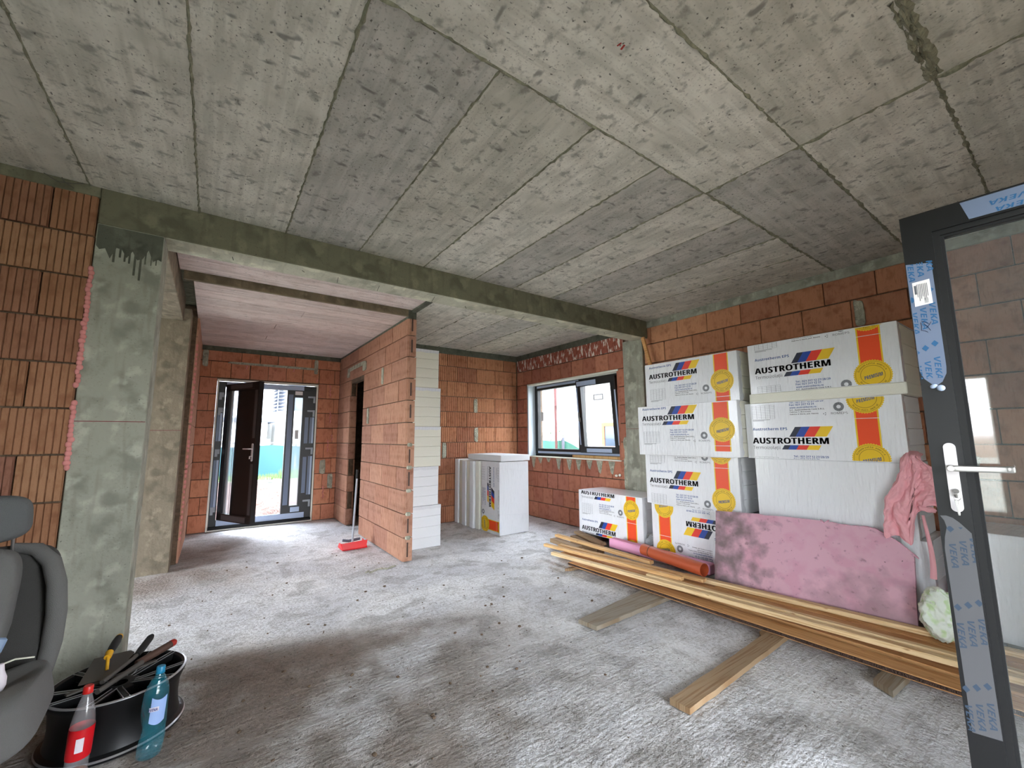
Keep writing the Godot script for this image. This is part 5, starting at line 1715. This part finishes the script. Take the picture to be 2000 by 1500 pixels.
# ------------------------------------------------------------------ timber, pipe
func build_timber() -> void:
	var g := "long boards piled along the right wall"
	# [from, to, width, thickness, material, label]
	var list := [
		[Vector3(3.10, 0.047, -3.28), Vector3(3.20, 0.047, 0.36), 0.135, 0.03, "orange_wood", "front lowest long board of the pile, with a bark edge"],
		[Vector3(3.28, 0.047, -3.60), Vector3(3.40, 0.047, 0.36), 0.14, 0.03, "orange_wood", "flat orange board lying second in the bottom layer of the pile"],
		[Vector3(3.45, 0.047, -3.30), Vector3(3.62, 0.047, 0.36), 0.13, 0.03, "fresh_wood", "flat board at the back of the bottom layer of the pile"],
		[Vector3(3.20, 0.080, -3.45), Vector3(3.62, 0.080, 0.36), 0.13, 0.032, "orange_wood", "orange board in the middle layer, running slightly askew"],
		[Vector3(3.50, 0.080, -1.98), Vector3(3.76, 0.080, 0.36), 0.12, 0.032, "orange_wood", "wide orange board fanning out below the rear pale batten"],
		[Vector3(3.45, 0.114, -2.25), Vector3(3.83, 0.114, 0.36), 0.06, 0.030, "pale_wood", "pale batten at the back of the pile along the pink board"],
		[Vector3(3.03, 0.100, -3.52), Vector3(3.42, 0.112, 0.36), 0.05, 0.032, "pale_wood", "long pale batten lying on top across the front of the pile"],
		[Vector3(3.20, 0.113, -2.45), Vector3(3.50, 0.113, 0.36), 0.045, 0.030, "pale_wood", "pale batten lying close behind the top front one"],
		[Vector3(3.16, 0.112, -3.80), Vector3(3.27, 0.147, -2.15), 0.045, 0.030, "fresh_wood", "short batten with its end sticking out furthest towards the kitchen"],
		[Vector3(3.31, 0.100, -3.72), Vector3(3.43, 0.125, -2.05), 0.06, 0.026, "fresh_wood", "batten with a pointed tip below the brown pipe"],
		[Vector3(3.53, 0.127, -4.02), Vector3(3.50, 0.127, -2.62), 0.06, 0.03, "fresh_wood", "upper batten at the kitchen end of the pile"],
		[Vector3(3.46, 0.086, -4.00), Vector3(3.42, 0.086, -3.52), 0.10, 0.045, "brown_wood", "knotty lower beam at the kitchen end of the pile"]]
	for q in list:
		var b := thing("timber_board", q[5], "board", Vector3.ZERO, Basis(), g)
		b.position = (q[0] + q[1]) * 0.5
		var a: Vector3 = q[0] - b.position
		put("body", bar_mesh(a, -a, q[2], q[3], 0.0025), M[q[4]], b)
		if q[5].contains("bark"):
			var f := FastNoiseLite.new()
			f.seed = 12
			f.frequency = 3.0
			var mb := MB.new()
			var pts := []
			var rs := []
			for k in 40:
				var p: Vector3 = a.lerp(-a, k / 39.0) + Vector3(-0.066, 0.001, 0)
				pts.append(p)
				rs.append(0.011 + 0.004 * f.get_noise_1d(k * 0.6))
			mb.tube(pts, rs, 7)
			put("bark", mb.mesh(), M.bark, b, Transform3D(), "dark bark along the front edge")
	for q in [[Vector3(3.78, 0.055, -3.98), Vector3(3.66, 0.055, -3.42), 0.10, 0.09, "brown_wood", "short thick offcut under the corner of the lone foam pack"], [Vector3(3.86, 0.125, -4.0), Vector3(3.68, 0.115, -3.40), 0.09, 0.028, "brown_wood", "short brown offcut in front of the lone foam pack"]]:
		var o := put("offcut", bar_mesh(q[0], q[1], q[2], q[3]), M[q[4]])
		tag(o, q[5], "offcut")
	# bearers on the floor under the long boards
	var f2 := FastNoiseLite.new()
	f2.seed = 19
	f2.frequency = 9.0
	for q in [
		[[Vector2(2.225, -2.31), Vector2(2.24, -2.155), Vector2(3.60, -2.19), Vector2(3.60, -2.42), Vector2(3.14, -2.42)], 0.030, "grey_wood", "broad grey plank on the floor, furthest bearer from the camera"],
		[[Vector2(1.945, -1.385), Vector2(1.95, -1.283), Vector2(3.30, -1.332), Vector2(3.75, -1.345), Vector2(3.75, -1.47), Vector2(3.05, -1.46), Vector2(3.0, -1.425)], 0.030, "brown_wood", "narrow brown plank on the floor, middle bearer under the boards"],
		[[Vector2(2.955, -0.845), Vector2(2.90, -0.752), Vector2(3.45, -0.728), Vector2(3.46, -0.835)], 0.032, "grey_wood", "short chipped grey block poking out from under the boards beside the door"],
		[[Vector2(2.94, -3.235), Vector2(3.0, -3.20), Vector2(3.45, -3.18), Vector2(3.45, -3.25)], 0.026, "brown_wood", "thin split stick under the kitchen end of the boards"]]:
		var mb := MB.new()
		var o := PackedVector2Array()
		for i in q[0].size():
			var a: Vector2 = q[0][i]
			var b: Vector2 = q[0][(i + 1) % q[0].size()]
			var parts := int(a.distance_to(b) / 0.08) + 1
			for k in parts:
				var p := a.lerp(b, float(k) / parts)
				o.append(p + Vector2(f2.get_noise_2dv(p), f2.get_noise_2dv(p + Vector2(9, 9))) * 0.006)
		mb.prism(o, 0.001, q[1], Transform3D(Basis(Vector3(1, 0, 0), Vector3(0, 0, 1), Vector3(0, 1, 0)), Vector3.ZERO))
		# the outline lies in x, z: turn the faces the right way round
		for i in range(0, mb.v.size(), 3):
			var s := mb.v[i + 1]
			mb.v[i + 1] = mb.v[i + 2]
			mb.v[i + 2] = s
			for k in 3:
				mb.n[i + k] = -mb.n[i + k]
		for i in mb.t.size():
			mb.t[i] = Vector2(mb.v[i].z, mb.v[i].x)
		var o2 := put("plank", mb.mesh(), M[q[2]])
		tag(o2, q[3], "plank", "planks on the floor under the boards")
	# brown pipe, pink strip under it
	var a := Vector3(3.62, 0.195, -2.80)
	var b := Vector3(3.50, 0.187, -2.09)
	var pd := (b - a).normalized()
	var pipe := thing("drain_pipe", "orange brown plastic drain pipe lying on the boards", "pipe", a)
	var mb := MB.new()
	var up := pd.cross(Vector3.UP).normalized()
	var pb := Basis(up, pd, up.cross(pd))
	mb.lathe([Vector2(0.048, 0), Vector2(0.055, 0), Vector2(0.055, a.distance_to(b)), Vector2(0.0515, a.distance_to(b)), Vector2(0.0515, 0.01), Vector2(0.048, 0)], 28, Transform3D(pb, Vector3.ZERO))
	put("tube", mb.mesh(), M.pipe_brown, pipe)
	mb = MB.new()
	mb.lathe([Vector2(0.0557, 0.10), Vector2(0.0562, 0.102), Vector2(0.0562, 0.108), Vector2(0.0557, 0.11)], 28, Transform3D(pb, Vector3.ZERO))
	put("insertion_ring", mb.mesh(), M.tool_brown, pipe)
	var ps := put("foam_strip", bar_mesh(Vector3(3.78, 0.135, -3.36), Vector3(3.73, 0.135, -2.15), 0.10, 0.10, 0.012), M.pink_foam)
	tag(ps, "pink foam strip running along under the brown pipe", "foam strip")
	# crumpled film between the packs
	var f := FastNoiseLite.new()
	f.seed = 14
	f.frequency = 14.0
	f.fractal_octaves = 3
	mb = MB.new()
	mb.cushion(Vector3(4.0, 0.12, -2.96), Vector3(0.20, 0.24, 0.13), 1, 1, Basis(), 44, 26, func(p: Vector3) -> Vector3: return p * (1.0 + 0.55 * f.get_noise_3dv(p)))
	var cf := put("crumpled_film", mb.mesh(), M.loose_film)
	tag(cf, "wad of crumpled clear film between the lone pack and the left stack", "film")


# ------------------------------------------------------------------ old car seat at the left
func build_seat() -> void:
	var s := thing("car_seat", "old grey car seat standing at the left edge before the brick wall", "car seat", Vector3(-0.80, 0, -2.80))
	# seat local: x across, z towards the camera
	var mb := MB.new()
	var cloth := func(p: Vector3) -> Vector3:
		var q := p
		q.x *= 1.0 - 0.22 * clampf(-p.y / 0.35, 0.0, 1.0) + 0.04 * clampf(p.y / 0.35, 0, 1)
		q.z += 0.05 * (p.x / 0.2) ** 2
		return q
	mb.cushion(Vector3(-0.03, 0.58, 0.10), Vector3(0.43, 0.60, 0.16), 0.35, 0.55, Basis(Vector3.RIGHT, -0.20), 40, 26, cloth)
	put("backrest", mb.mesh(), M.seat_cloth, s)
	mb = MB.new()
	mb.cushion(Vector3(0.02, 0.56, 0.0), Vector3(0.52, 0.62, 0.10), 0.35, 0.5, Basis(Vector3.RIGHT, -0.20), 36, 22)
	put("backrest_shell", mb.mesh(), M.seat_dark_cloth, s, Transform3D(), "dark shell of the backrest")
	mb = MB.new()
	mb.tube([Vector3(0.12, 0.86, -0.03), Vector3(0.20, 0.845, -0.01), Vector3(0.255, 0.79, 0.02), Vector3(0.285, 0.70, 0.05), Vector3(0.297, 0.58, 0.06), Vector3(0.293, 0.45, 0.06), Vector3(0.278, 0.35, 0.06), Vector3(0.25, 0.26, 0.05)], [0.02, 0.028, 0.032, 0.033, 0.034, 0.034, 0.032, 0.024], 14)
	put("bolster", mb.mesh(), M.seat_cloth, s, Transform3D(), "light side bolster")
	mb = MB.new()
	mb.cushion(Vector3(0.0, 0.985, 0.03), Vector3(0.36, 0.20, 0.12), 0.55, 0.6, Basis(Vector3.BACK, 0.10) * Basis(Vector3.RIGHT, -0.15), 36, 20)
	put("headrest", mb.mesh(), M.headrest_cloth, s)
	mb = MB.new()
	mb.tube([Vector3(0.125, 0.80, -0.01), Vector3(0.128, 0.93, 0.02)], 0.006, 8)
	mb.tube([Vector3(-0.06, 0.80, -0.01), Vector3(-0.06, 0.93, 0.02)], 0.006, 8)
	put("post", mb.mesh(), M.steel, s, Transform3D(), "steel headrest posts")
	mb = MB.new()
	mb.cushion(Vector3(0.055, 0.30, 0.36), Vector3(0.60, 0.15, 0.46), 0.4, 0.45, Basis(Vector3.BACK, 0.16) * Basis(Vector3.RIGHT, 0.12), 40, 22, func(p: Vector3) -> Vector3:
		var q := p
		q.y += 0.05 * clampf(p.x / 0.3, 0, 1) ** 2 * (1.0 if p.y > 0 else -0.2) + 0.02 * sin(p.z * 14.0) * (1.0 if p.y > 0 else 0.0)
		return q)
	put("seat_cushion", mb.mesh(), M.seat_cloth, s)
	mb = MB.new()
	mb.box(Vector3(-0.06, 0.12, 0.18), Vector3(0.24, 0.24, 0.50), 0.01)
	put("base", mb.mesh(), M.black_rubber, s)
	# things on the seat
	var c := thing("drink_carton", "yellow carton with dark red and blue bands leaning on the car seat", "carton", Vector3(-0.655, 0.425, -2.385), Basis(Vector3.RIGHT, -0.35) * Basis(Vector3.BACK, -0.22) * Basis(Vector3.UP, 0.3))
	put("body", box_mesh(Vector3(0, 0.05, 0), Vector3(0.085, 0.10, 0.06), 0.006), M.yellow_carton, c)
	put("neck", box_mesh(Vector3(0, 0.115, 0), Vector3(0.083, 0.028, 0.058), 0.004), M.label_white, c)
	put("band", box_mesh(Vector3(0, 0.137, 0), Vector3(0.085, 0.018, 0.06), 0.003), M.carton_red, c)
	put("top", box_mesh(Vector3(0, 0.172, 0), Vector3(0.085, 0.052, 0.06), 0.006), M.carton_blue, c)
	var bl := thing("glass_vial", "small clear bulb with a pale cord beside the yellow carton on the seat", "bottle", Vector3(-0.565, 0.43, -2.40))
	mb = MB.new()
	mb.lathe([Vector2(0, 0), Vector2(0.012, 0.003), Vector2(0.018, 0.02), Vector2(0.018, 0.045), Vector2(0.010, 0.07), Vector2(0.007, 0.095), Vector2(0, 0.096)], 16)
	put("body", mb.mesh(), M.label_white, bl)
	mb = MB.new()
	mb.tube([Vector3(0.0, 0.092, 0), Vector3(0.03, 0.098, -0.01), Vector3(0.075, 0.085, -0.03)], 0.003, 6)
	put("cord", mb.mesh(), M.cord, bl, Transform3D(), "pale cord")


# ------------------------------------------------------------------ wheel rim with tools, bottles in front
func bottle(called: String, label: String, at: Vector3, prof: Array, glass_mat: String, cap: String, neck: float, lean := Basis()) -> Node3D:
	var b := thing(called, label, "bottle", at, lean)
	var mb := MB.new()
	if prof:
		mb.lathe(prof, 32, Transform3D(), 60.0)
		put("body", mb.mesh(), M[glass_mat], b)
	mb = MB.new()
	mb.lathe([Vector2(0.0155, neck - 0.004), Vector2(0.0158, neck + 0.016), Vector2(0.014, neck + 0.019), Vector2(0, neck + 0.019)], 24)
	mb.lathe([Vector2(0.0165, neck - 0.008), Vector2(0.0168, neck - 0.005), Vector2(0.0155, neck - 0.004)], 24)
	put("cap", mb.mesh(), M[cap], b)
	return b


func build_wheel_and_bottles() -> void:
	var C := Vector3(-0.275, 0, -2.79)
	var w := thing("wheel_rim", "black alloy car wheel rim lying flat with tools on top", "wheel", C)
	var mb := MB.new()
	mb.lathe([Vector2(0.225, 0.002), Vector2(0.252, 0.002), Vector2(0.254, 0.012), Vector2(0.246, 0.020), Vector2(0.232, 0.026), Vector2(0.226, 0.05), Vector2(0.222, 0.10), Vector2(0.226, 0.165), Vector2(0.240, 0.20), Vector2(0.246, 0.215), Vector2(0.246, 0.226), Vector2(0.238, 0.229), Vector2(0.228, 0.222), Vector2(0.214, 0.16), Vector2(0.21, 0.08), Vector2(0.216, 0.01), Vector2(0.225, 0.002)], 64)
	put("barrel", mb.mesh(), M.wheel_black, w)
	mb = MB.new()
	mb.lathe([Vector2(0.2385, 0.2292), Vector2(0.2462, 0.2265), Vector2(0.2466, 0.2235)], 64)
	put("lip", mb.mesh(), M.wheel_edge, w, Transform3D(), "worn bright lip")
	mb = MB.new()
	mb.lathe([Vector2(0.2535, 0.010), Vector2(0.2545, 0.013), Vector2(0.250, 0.018)], 64)
	put("lip", mb.mesh(), M.wheel_edge, w, Transform3D(), "worn bright lip")
	for k in 10:
		var a := TAU * (k / 2) / 5 + (0.13 if k % 2 else -0.13) + 0.35
		var a2 := TAU * (k / 2) / 5 + (0.25 if k % 2 else -0.25) + 0.35
		var p := Vector3(cos(a) * 0.055, 0.185, sin(a) * 0.055)
		var q := Vector3(cos(a2) * 0.236, 0.212, sin(a2) * 0.236)
		mb = MB.new()
		mb.box((p + q) / 2, Vector3(0.026, 0.035, p.distance_to(q)), 0.006, Basis.looking_at(q - p, Vector3.UP))
		var spoke := put("spoke", mb.mesh(), M.wheel_black, w)
		mb = MB.new()
		var side := (q - p).cross(Vector3.UP).normalized() * 0.0105
		var upv := Vector3(0, 0.0175, 0)
		mb.tube([p + side + upv, q + side + upv], 0.0016, 5)
		mb.tube([p - side + upv, q - side + upv], 0.0016, 5)
		put("spoke_edge", mb.mesh(), M.wheel_edge, spoke)
	mb = MB.new()
	mb.lathe([Vector2(0.03, 0.14), Vector2(0.075, 0.15), Vector2(0.075, 0.195), Vector2(0.06, 0.203), Vector2(0.03, 0.20)], 32)
	put("hub", mb.mesh(), M.wheel_black, w)
	mb = MB.new()
	mb.lathe([Vector2(0, 0.08), Vector2(0.21, 0.06)], 32)
	put("dust_shield", mb.mesh(), M.black_rubber, w)
	# tools across the rim
	var t := thing("trowel", "grey steel plastering trowel with black and yellow handle on the wheel rim", "trowel", Vector3(-0.335, 0.242, -2.88), Basis(Vector3.UP, 0.12))
	mb = MB.new()
	mb.prism(PackedVector2Array([Vector2(-0.09, 0.10), Vector2(-0.05, -0.17), Vector2(0.085, -0.16), Vector2(0.10, -0.12), Vector2(0.02, 0.13)]), 0.0, 0.004, Transform3D(Basis(Vector3(1, 0, 0), Vector3(0, 0.0, 1), Vector3(0, -1, 0)), Vector3.ZERO))
	put("blade", mb.mesh(), M.rust_steel, t)
	mb = MB.new()
	mb.tube([Vector3(0.0, 0.005, 0.03), Vector3(0.0, 0.05, 0.0), Vector3(0.005, 0.062, -0.04)], 0.007, 8)
	put("tang", mb.mesh(), M.tool_yellow, t)
	mb = MB.new()
	mb.tube([Vector3(0.005, 0.060, -0.03), Vector3(0.012, 0.066, -0.06), Vector3(0.025, 0.072, -0.12), Vector3(0.034, 0.076, -0.165)], [0.013, 0.017, 0.018, 0.015], 12)
	put("grip", mb.mesh(), M.black_rubber, t)
	mb = MB.new()
	mb.tube([Vector3(0.034, 0.076, -0.163), Vector3(0.038, 0.077, -0.18)], [0.016, 0.012], 12)
	mb.tube([Vector3(-0.002, 0.05, 0.0), Vector3(0.004, 0.061, -0.03)], [0.014, 0.0155], 12)
	put("collar", mb.mesh(), M.tool_yellow, t)
	var h := thing("hand_tool", "tool with a plain black handle resting on the wheel rim", "hand tool", Vector3.ZERO)
	mb = MB.new()
	mb.tube([Vector3(-0.325, 0.256, -2.70), Vector3(-0.240, 0.262, -2.88), Vector3(-0.228, 0.266, -2.92)], [0.010, 0.009, 0.011], 10)
	put("shank", mb.mesh(), M.rust_steel, h)
	mb = MB.new()
	mb.tube([Vector3(-0.232, 0.265, -2.90), Vector3(-0.218, 0.272, -2.95), Vector3(-0.196, 0.282, -3.05), Vector3(-0.191, 0.284, -3.07)], [0.013, 0.017, 0.016, 0.010], 12)
	put("grip", mb.mesh(), M.black_rubber, h)
	h = thing("hand_tool", "tool with a brown handle and red tip resting on the wheel rim", "hand tool", Vector3.ZERO)
	mb = MB.new()
	mb.tube([Vector3(-0.33, 0.245, -2.64), Vector3(-0.27, 0.245, -2.74), Vector3(-0.205, 0.247, -2.84)], [0.011, 0.012, 0.012], 10)
	put("shank", mb.mesh(), M.rust_steel, h)
	mb = MB.new()
	mb.tube([Vector3(-0.225, 0.247, -2.84), Vector3(-0.16, 0.254, -2.90), Vector3(-0.10, 0.262, -2.955)], [0.014, 0.018, 0.017], 12)
	put("grip", mb.mesh(), M.tool_brown, h)
	mb = MB.new()
	mb.tube([Vector3(-0.104, 0.262, -2.951), Vector3(-0.09, 0.264, -2.964), Vector3(-0.084, 0.265, -2.97)], [0.018, 0.017, 0.009], 12)
	put("tip", mb.mesh(), M.tool_red, h, Transform3D(), "red tip")
	h = thing("steel_bar", "flat rusty steel bar lying across the near side of the wheel rim", "bar", Vector3.ZERO)
	put("body", bar_mesh(Vector3(-0.44, 0.234, -2.71), Vector3(-0.15, 0.234, -2.86), 0.022, 0.008), M.rust_steel, h)
	# bottles standing before the wheel
	var prof := [Vector2(0, 0.004), Vector2(0.030, 0.0), Vector2(0.040, 0.006), Vector2(0.043, 0.02), Vector2(0.043, 0.05), Vector2(0.0415, 0.075), Vector2(0.0385, 0.10), Vector2(0.039, 0.115), Vector2(0.0425, 0.14), Vector2(0.0445, 0.175), Vector2(0.0445, 0.225), Vector2(0.043, 0.25), Vector2(0.037, 0.275), Vector2(0.027, 0.295), Vector2(0.017, 0.312), Vector2(0.0135, 0.322), Vector2(0.0135, 0.335)]
	var twist := []
	for i in 56:   # a finely ribbed wall
		var y := 0.004 + 0.331 * i / 55.0
		var r := 0.0
		for k in prof.size() - 1:
			if y >= prof[k].y and y <= prof[k + 1].y:
				r = lerpf(prof[k].x, prof[k + 1].x, (y - prof[k].y) / maxf(prof[k + 1].y - prof[k].y, 1e-5))
		twist.append(Vector2(maxf(r, 0.0) if i else 0.030, y))
	var b := bottle("water_bottle", "twisted turquoise plastic water bottle in front of the wheel rim", Vector3(-0.132, 0.0, -2.475), [], "blue_bottle", "cap_blue", 0.332, Basis(Vector3.UP, 0.4) * Basis(Vector3.BACK, -0.06))
	mb = MB.new()
	mb.sheet(60, 90, func(u: float, v: float) -> Vector3:
		var y := 0.332 * v
		var i := int(clampf((y - 0.004) / 0.331 * 55.0, 0, 54))
		var r: float = twist[i].x if v > 0.0 else 0.0
		var a := -TAU * u
		var swirl := a * 5.0 + y * 52.0
		r *= 1.0 + 0.055 * sin(swirl) * smoothstep(0.01, 0.04, y) * (1.0 - smoothstep(0.20, 0.26, y)) * (0.45 if y > 0.13 else 1.0)
		var bend := 0.010 * sin(y * 17.0)
		return Vector3(r * cos(a) + bend * (1.0 - v), y, r * sin(a) * (0.86 + 0.14 * sin(y * 11.0 + 1.0))))
	put("body", mb.mesh(), M.blue_bottle, b)
	mb = MB.new()
	mb.sheet(14, 4, func(u: float, v: float) -> Vector3:
		var a := lerpf(2.25, 1.05, u)
		return Vector3(0.0462 * cos(a) + 0.001, lerpf(0.150, 0.245, v) - 0.03 * sin(u * 3.0) * 0.4, 0.0445 * sin(a)))
	put("label_film", mb.mesh(), M.label_blue, b, Transform3D(), "pale blue label")
	mb = MB.new()
	mb.sheet(10, 2, func(u: float, v: float) -> Vector3:
		var a := lerpf(2.35, 1.65, u)
		return Vector3(0.0475 * cos(a) + 0.001, lerpf(0.192, 0.208, v), 0.0458 * sin(a)))
	put("name_label", mb.mesh(), M.label_white, b, Transform3D(), "white name strip")
	mb = MB.new()
	write(mb, "IVINA", Vector2(-0.017, 0.1945), 0.030, 0.011, 0.0, Rect2(), Transform3D(Basis(Vector3.UP, -0.43), Vector3(-0.0195, 0.0, 0.0432)))
	put("lettering", mb.mesh(), M.label_ink, b)
	b = bottle("cola_bottle", "clear plastic drink bottle with red cap and red label at the left", Vector3(-0.352, 0.0, -2.49), [Vector2(0, 0.004), Vector2(0.026, 0.0), Vector2(0.034, 0.012), Vector2(0.0365, 0.03), Vector2(0.0355, 0.07), Vector2(0.037, 0.10), Vector2(0.0375, 0.19), Vector2(0.036, 0.215), Vector2(0.031, 0.245), Vector2(0.024, 0.275), Vector2(0.017, 0.298), Vector2(0.0135, 0.312), Vector2(0.0135, 0.326)], "clear_bottle", "cap_red", 0.322, Basis(Vector3.BACK, -0.04))
	mb = MB.new()
	mb.lathe([Vector2(0.0372, 0.085), Vector2(0.0384, 0.10), Vector2(0.0388, 0.185), Vector2(0.0380, 0.195)], 36)
	put("label_band", mb.mesh(), M.label_red, b, Transform3D(), "red label")
	mb = MB.new()
	mb.sheet(10, 2, func(u: float, v: float) -> Vector3:
		var a := lerpf(1.75, 1.15, u)
		return Vector3(0.0398 * cos(a), lerpf(0.115, 0.165, v), 0.0398 * sin(a)))
	put("patch", mb.mesh(), M.label_white, b, Transform3D(), "white patch on the label")
	mb = MB.new()
	mb.lathe([Vector2(0, 0.006), Vector2(0.025, 0.004), Vector2(0.032, 0.013), Vector2(0.0345, 0.03), Vector2(0, 0.032)], 28)
	put("dregs", mb.mesh(), M.amber_drink, b, Transform3D(), "amber dregs")


# ------------------------------------------------------------------ dustpan, garment, rag, crumbs
func build_small_things() -> void:
	var d := thing("dustpan", "red dustpan on a long grey handle standing before the partition", "dustpan", Vector3(1.50, 0, -5.47))
	var mb := MB.new()
	mb.prism(PackedVector2Array([Vector2(-0.15, 0.0), Vector2(0.13, 0.0), Vector2(0.15, 0.085), Vector2(-0.17, 0.075)]), -0.008, 0.0, Transform3D(Basis(Vector3.RIGHT, -0.25), Vector3(0, 0.004, 0.09)))
	mb.prism(PackedVector2Array([Vector2(-0.15, -0.11), Vector2(0.13, -0.11), Vector2(0.13, 0.11), Vector2(-0.15, 0.11)]), 0.0, 0.006, Transform3D(Basis(Vector3.RIGHT, -PI / 2), Vector3(0, 0.002, 0.0)))
	mb.prism(PackedVector2Array([Vector2(-0.11, 0.0), Vector2(0.11, 0.0), Vector2(0.09, 0.07), Vector2(-0.06, 0.05)]), 0.0, 0.007, Transform3D(Basis(Vector3.UP, PI / 2), Vector3(0.13, 0.004, 0.0)))
	mb.prism(PackedVector2Array([Vector2(-0.11, 0.0), Vector2(0.11, 0.0), Vector2(0.06, 0.06), Vector2(-0.09, 0.07)]), 0.0, 0.007, Transform3D(Basis(Vector3.UP, PI / 2), Vector3(-0.155, 0.004, 0.0)))
	put("pan", mb.mesh(), M.red_plastic, d)
	mb = MB.new()
	mb.tube([Vector3(-0.02, 0.05, 0.02), Vector3(0.03, 0.84, -0.06)], 0.012, 10)
	put("handle", mb.mesh(), M.grey_clip, d)
	mb = MB.new()
	mb.tube([Vector3(0.026, 0.82, -0.058), Vector3(0.033, 0.93, -0.068)], 0.015, 10)
	put("grip", mb.mesh(), M.black_rubber, d)
	mb = MB.new()
	mb.tube([Vector3(-0.13, 0.10, 0.0), Vector3(-0.06, 0.085, 0.0), Vector3(0.08, 0.09, -0.02)], 0.016, 8)
	put("brush", mb.mesh(), M.house_grey, d)
	# pink garment hung over the corner of the packs
	var f := FastNoiseLite.new()
	f.seed = 23
	f.frequency = 7.0
	f.fractal_octaves = 3
	var g := thing("pink_garment", "crumpled pink garment hanging from the plain foam pack, one strap dangling", "garment", Vector3(3.862, 0, -0.80))
	mb = MB.new()
	# left and right outlines in z, top to bottom
	mb.sheet(70, 90, func(u: float, v: float) -> Vector3:
		var y := lerpf(1.19, 0.62 + 0.22 * smoothstep(0.42, 0.62, u) + 0.03 * sin(u * 9.0), v)
		var l := lerpf(0.0, -0.125, smoothstep(0.0, 0.75, v))
		var r := lerpf(0.09, 0.165, smoothstep(0.0, 0.35, v))
		var z := lerpf(l, r, u) + 0.012 * f.get_noise_2d(u * 0.4, v * 0.5)
		var ridge := 0.036 * absf(sin(u * 7.5 + v * 2.0 + 1.6 * f.get_noise_2d(u * 0.3, v * 0.4 + 3.0))) * (0.35 + 0.65 * v) + 0.009 * absf(sin(u * 17.0 - v * 4.0 + 2.5 * f.get_noise_2d(u * 0.5 + 5.0, v * 0.5)))
		var x := -0.02 - ridge - 0.03 * smoothstep(0.0, 0.12, v) + 0.012 * f.get_noise_2d(u * 0.9 + 2.0, v * 0.9)
		return Vector3(x - 0.03 * (1.0 - smoothstep(0.0, 0.06, v)) + (0.10 * (1.0 - v / 0.05) if v < 0.05 else 0.0), y + 0.02 * sin(u * 3.1) * (1.0 - v), z), 0.004)
	put("cloth", mb.mesh(), M.pink_cloth, g)
	mb = MB.new()
	mb.cushion(Vector3(-0.065, 0.845, 0.095), Vector3(0.05, 0.035, 0.09), 1, 1, Basis(Vector3.RIGHT, 0.2), 24, 14, func(p: Vector3) -> Vector3: return p * (1.0 + 0.5 * f.get_noise_3dv(p * 4.0)))
	put("cuff", mb.mesh(), M.pink_cloth, g)
	mb = MB.new()
	mb.sheet(4, 24, func(u: float, v: float) -> Vector3: return Vector3(-0.045 - 0.008 * sin(u * 3.1) - 0.01 * sin(v * 6.0), lerpf(0.80, 0.405, v), lerpf(0.065, 0.075 + 0.020 * v, u) + 0.012 * sin(v * 3.0)), 0.003)
	put("strap", mb.mesh(), M.pink_cloth, g, Transform3D(), "dangling strap")
	# pale green rag on the boards
	var f2 := FastNoiseLite.new()
	f2.seed = 29
	f2.frequency = 5.0
	f2.fractal_type = FastNoiseLite.FRACTAL_RIDGED
	f2.fractal_octaves = 3
	mb = MB.new()
	mb.cushion(Vector3(3.62, 0.262, -0.655), Vector3(0.15, 0.27, 0.20), 0.85, 0.85, Basis(Vector3.RIGHT, 0.25), 110, 70, func(p: Vector3) -> Vector3: return p * (0.90 + 0.26 * f2.get_noise_3dv(p + Vector3(p.y, p.z, p.x) * 0.8) + 0.10 * f2.get_noise_3dv(p * 2.7 + Vector3(3, 1, 2))))
	var rag := put("green_rag", mb.mesh(), M.green_cloth)
	tag(rag, "crumpled white and pale green rag at the foot of the pink board", "rag")
	mb = MB.new()
	mb.cushion(Vector3(4.12, 0.27, -0.64), Vector3(0.16, 0.16, 0.12), 0.9, 0.9, Basis(), 44, 26, func(p: Vector3) -> Vector3: return p * (0.88 + 0.30 * f2.get_noise_3dv(p)))
	mb.cushion(Vector3(4.12, 0.11, -0.64), Vector3(0.20, 0.22, 0.13), 0.7, 0.7, Basis(), 30, 20, func(p: Vector3) -> Vector3: return p * (0.92 + 0.2 * f2.get_noise_3dv(p)))
	var r2 := put("red_rag", mb.mesh(), M.pink_cloth)
	tag(r2, "dark pink rag in the corner behind the foam packs near the terrace door", "rag")
	# crumbs of concrete and clay on the floor
	var r := RandomNumberGenerator.new()
	r.seed = 41
	mb = MB.new()
	for k in 420:
		var p := Vector3(-0.2 + 3.4 * r.randf(), 0.0, -5.6 + 5.0 * r.randf())
		var s := 0.004 + 0.012 * r.randf() ** 3
		if (p.x > 1.6 and p.z < -4.3) or (p.x > 1.9 and p.z > -2.5) or p.x > 2.9:
			continue
		mb.cushion(p + Vector3(0, s * 0.15 - 0.004, 0), Vector3(s * (1 + r.randf()), s * 0.8, s * (1 + r.randf())), 0.8, 0.8, Basis(Vector3.UP, r.randf() * TAU), 6, 4)
	var cr := put("crumbs", mb.mesh(), M.dark_mortar)
	tag(cr, "small crumbs of concrete scattered over the floor", "debris", "", "stuff")
	mb = MB.new()
	for k in 14:
		mb.cushion(Vector3(1.35 + k * 0.02 + r.randf() * 0.015, 0.002, -4.42 + 0.03 * sin(k * 0.8) + r.randf() * 0.03), Vector3(0.05 + r.randf() * 0.04, 0.012, 0.03), 0.9, 0.9, Basis(Vector3.UP, r.randf()), 10, 6)
	var lump := put("screed_lumps", mb.mesh(), M.mortar)
	tag(lump, "rough lumps of spilt screed before the partition end", "debris", "", "stuff")
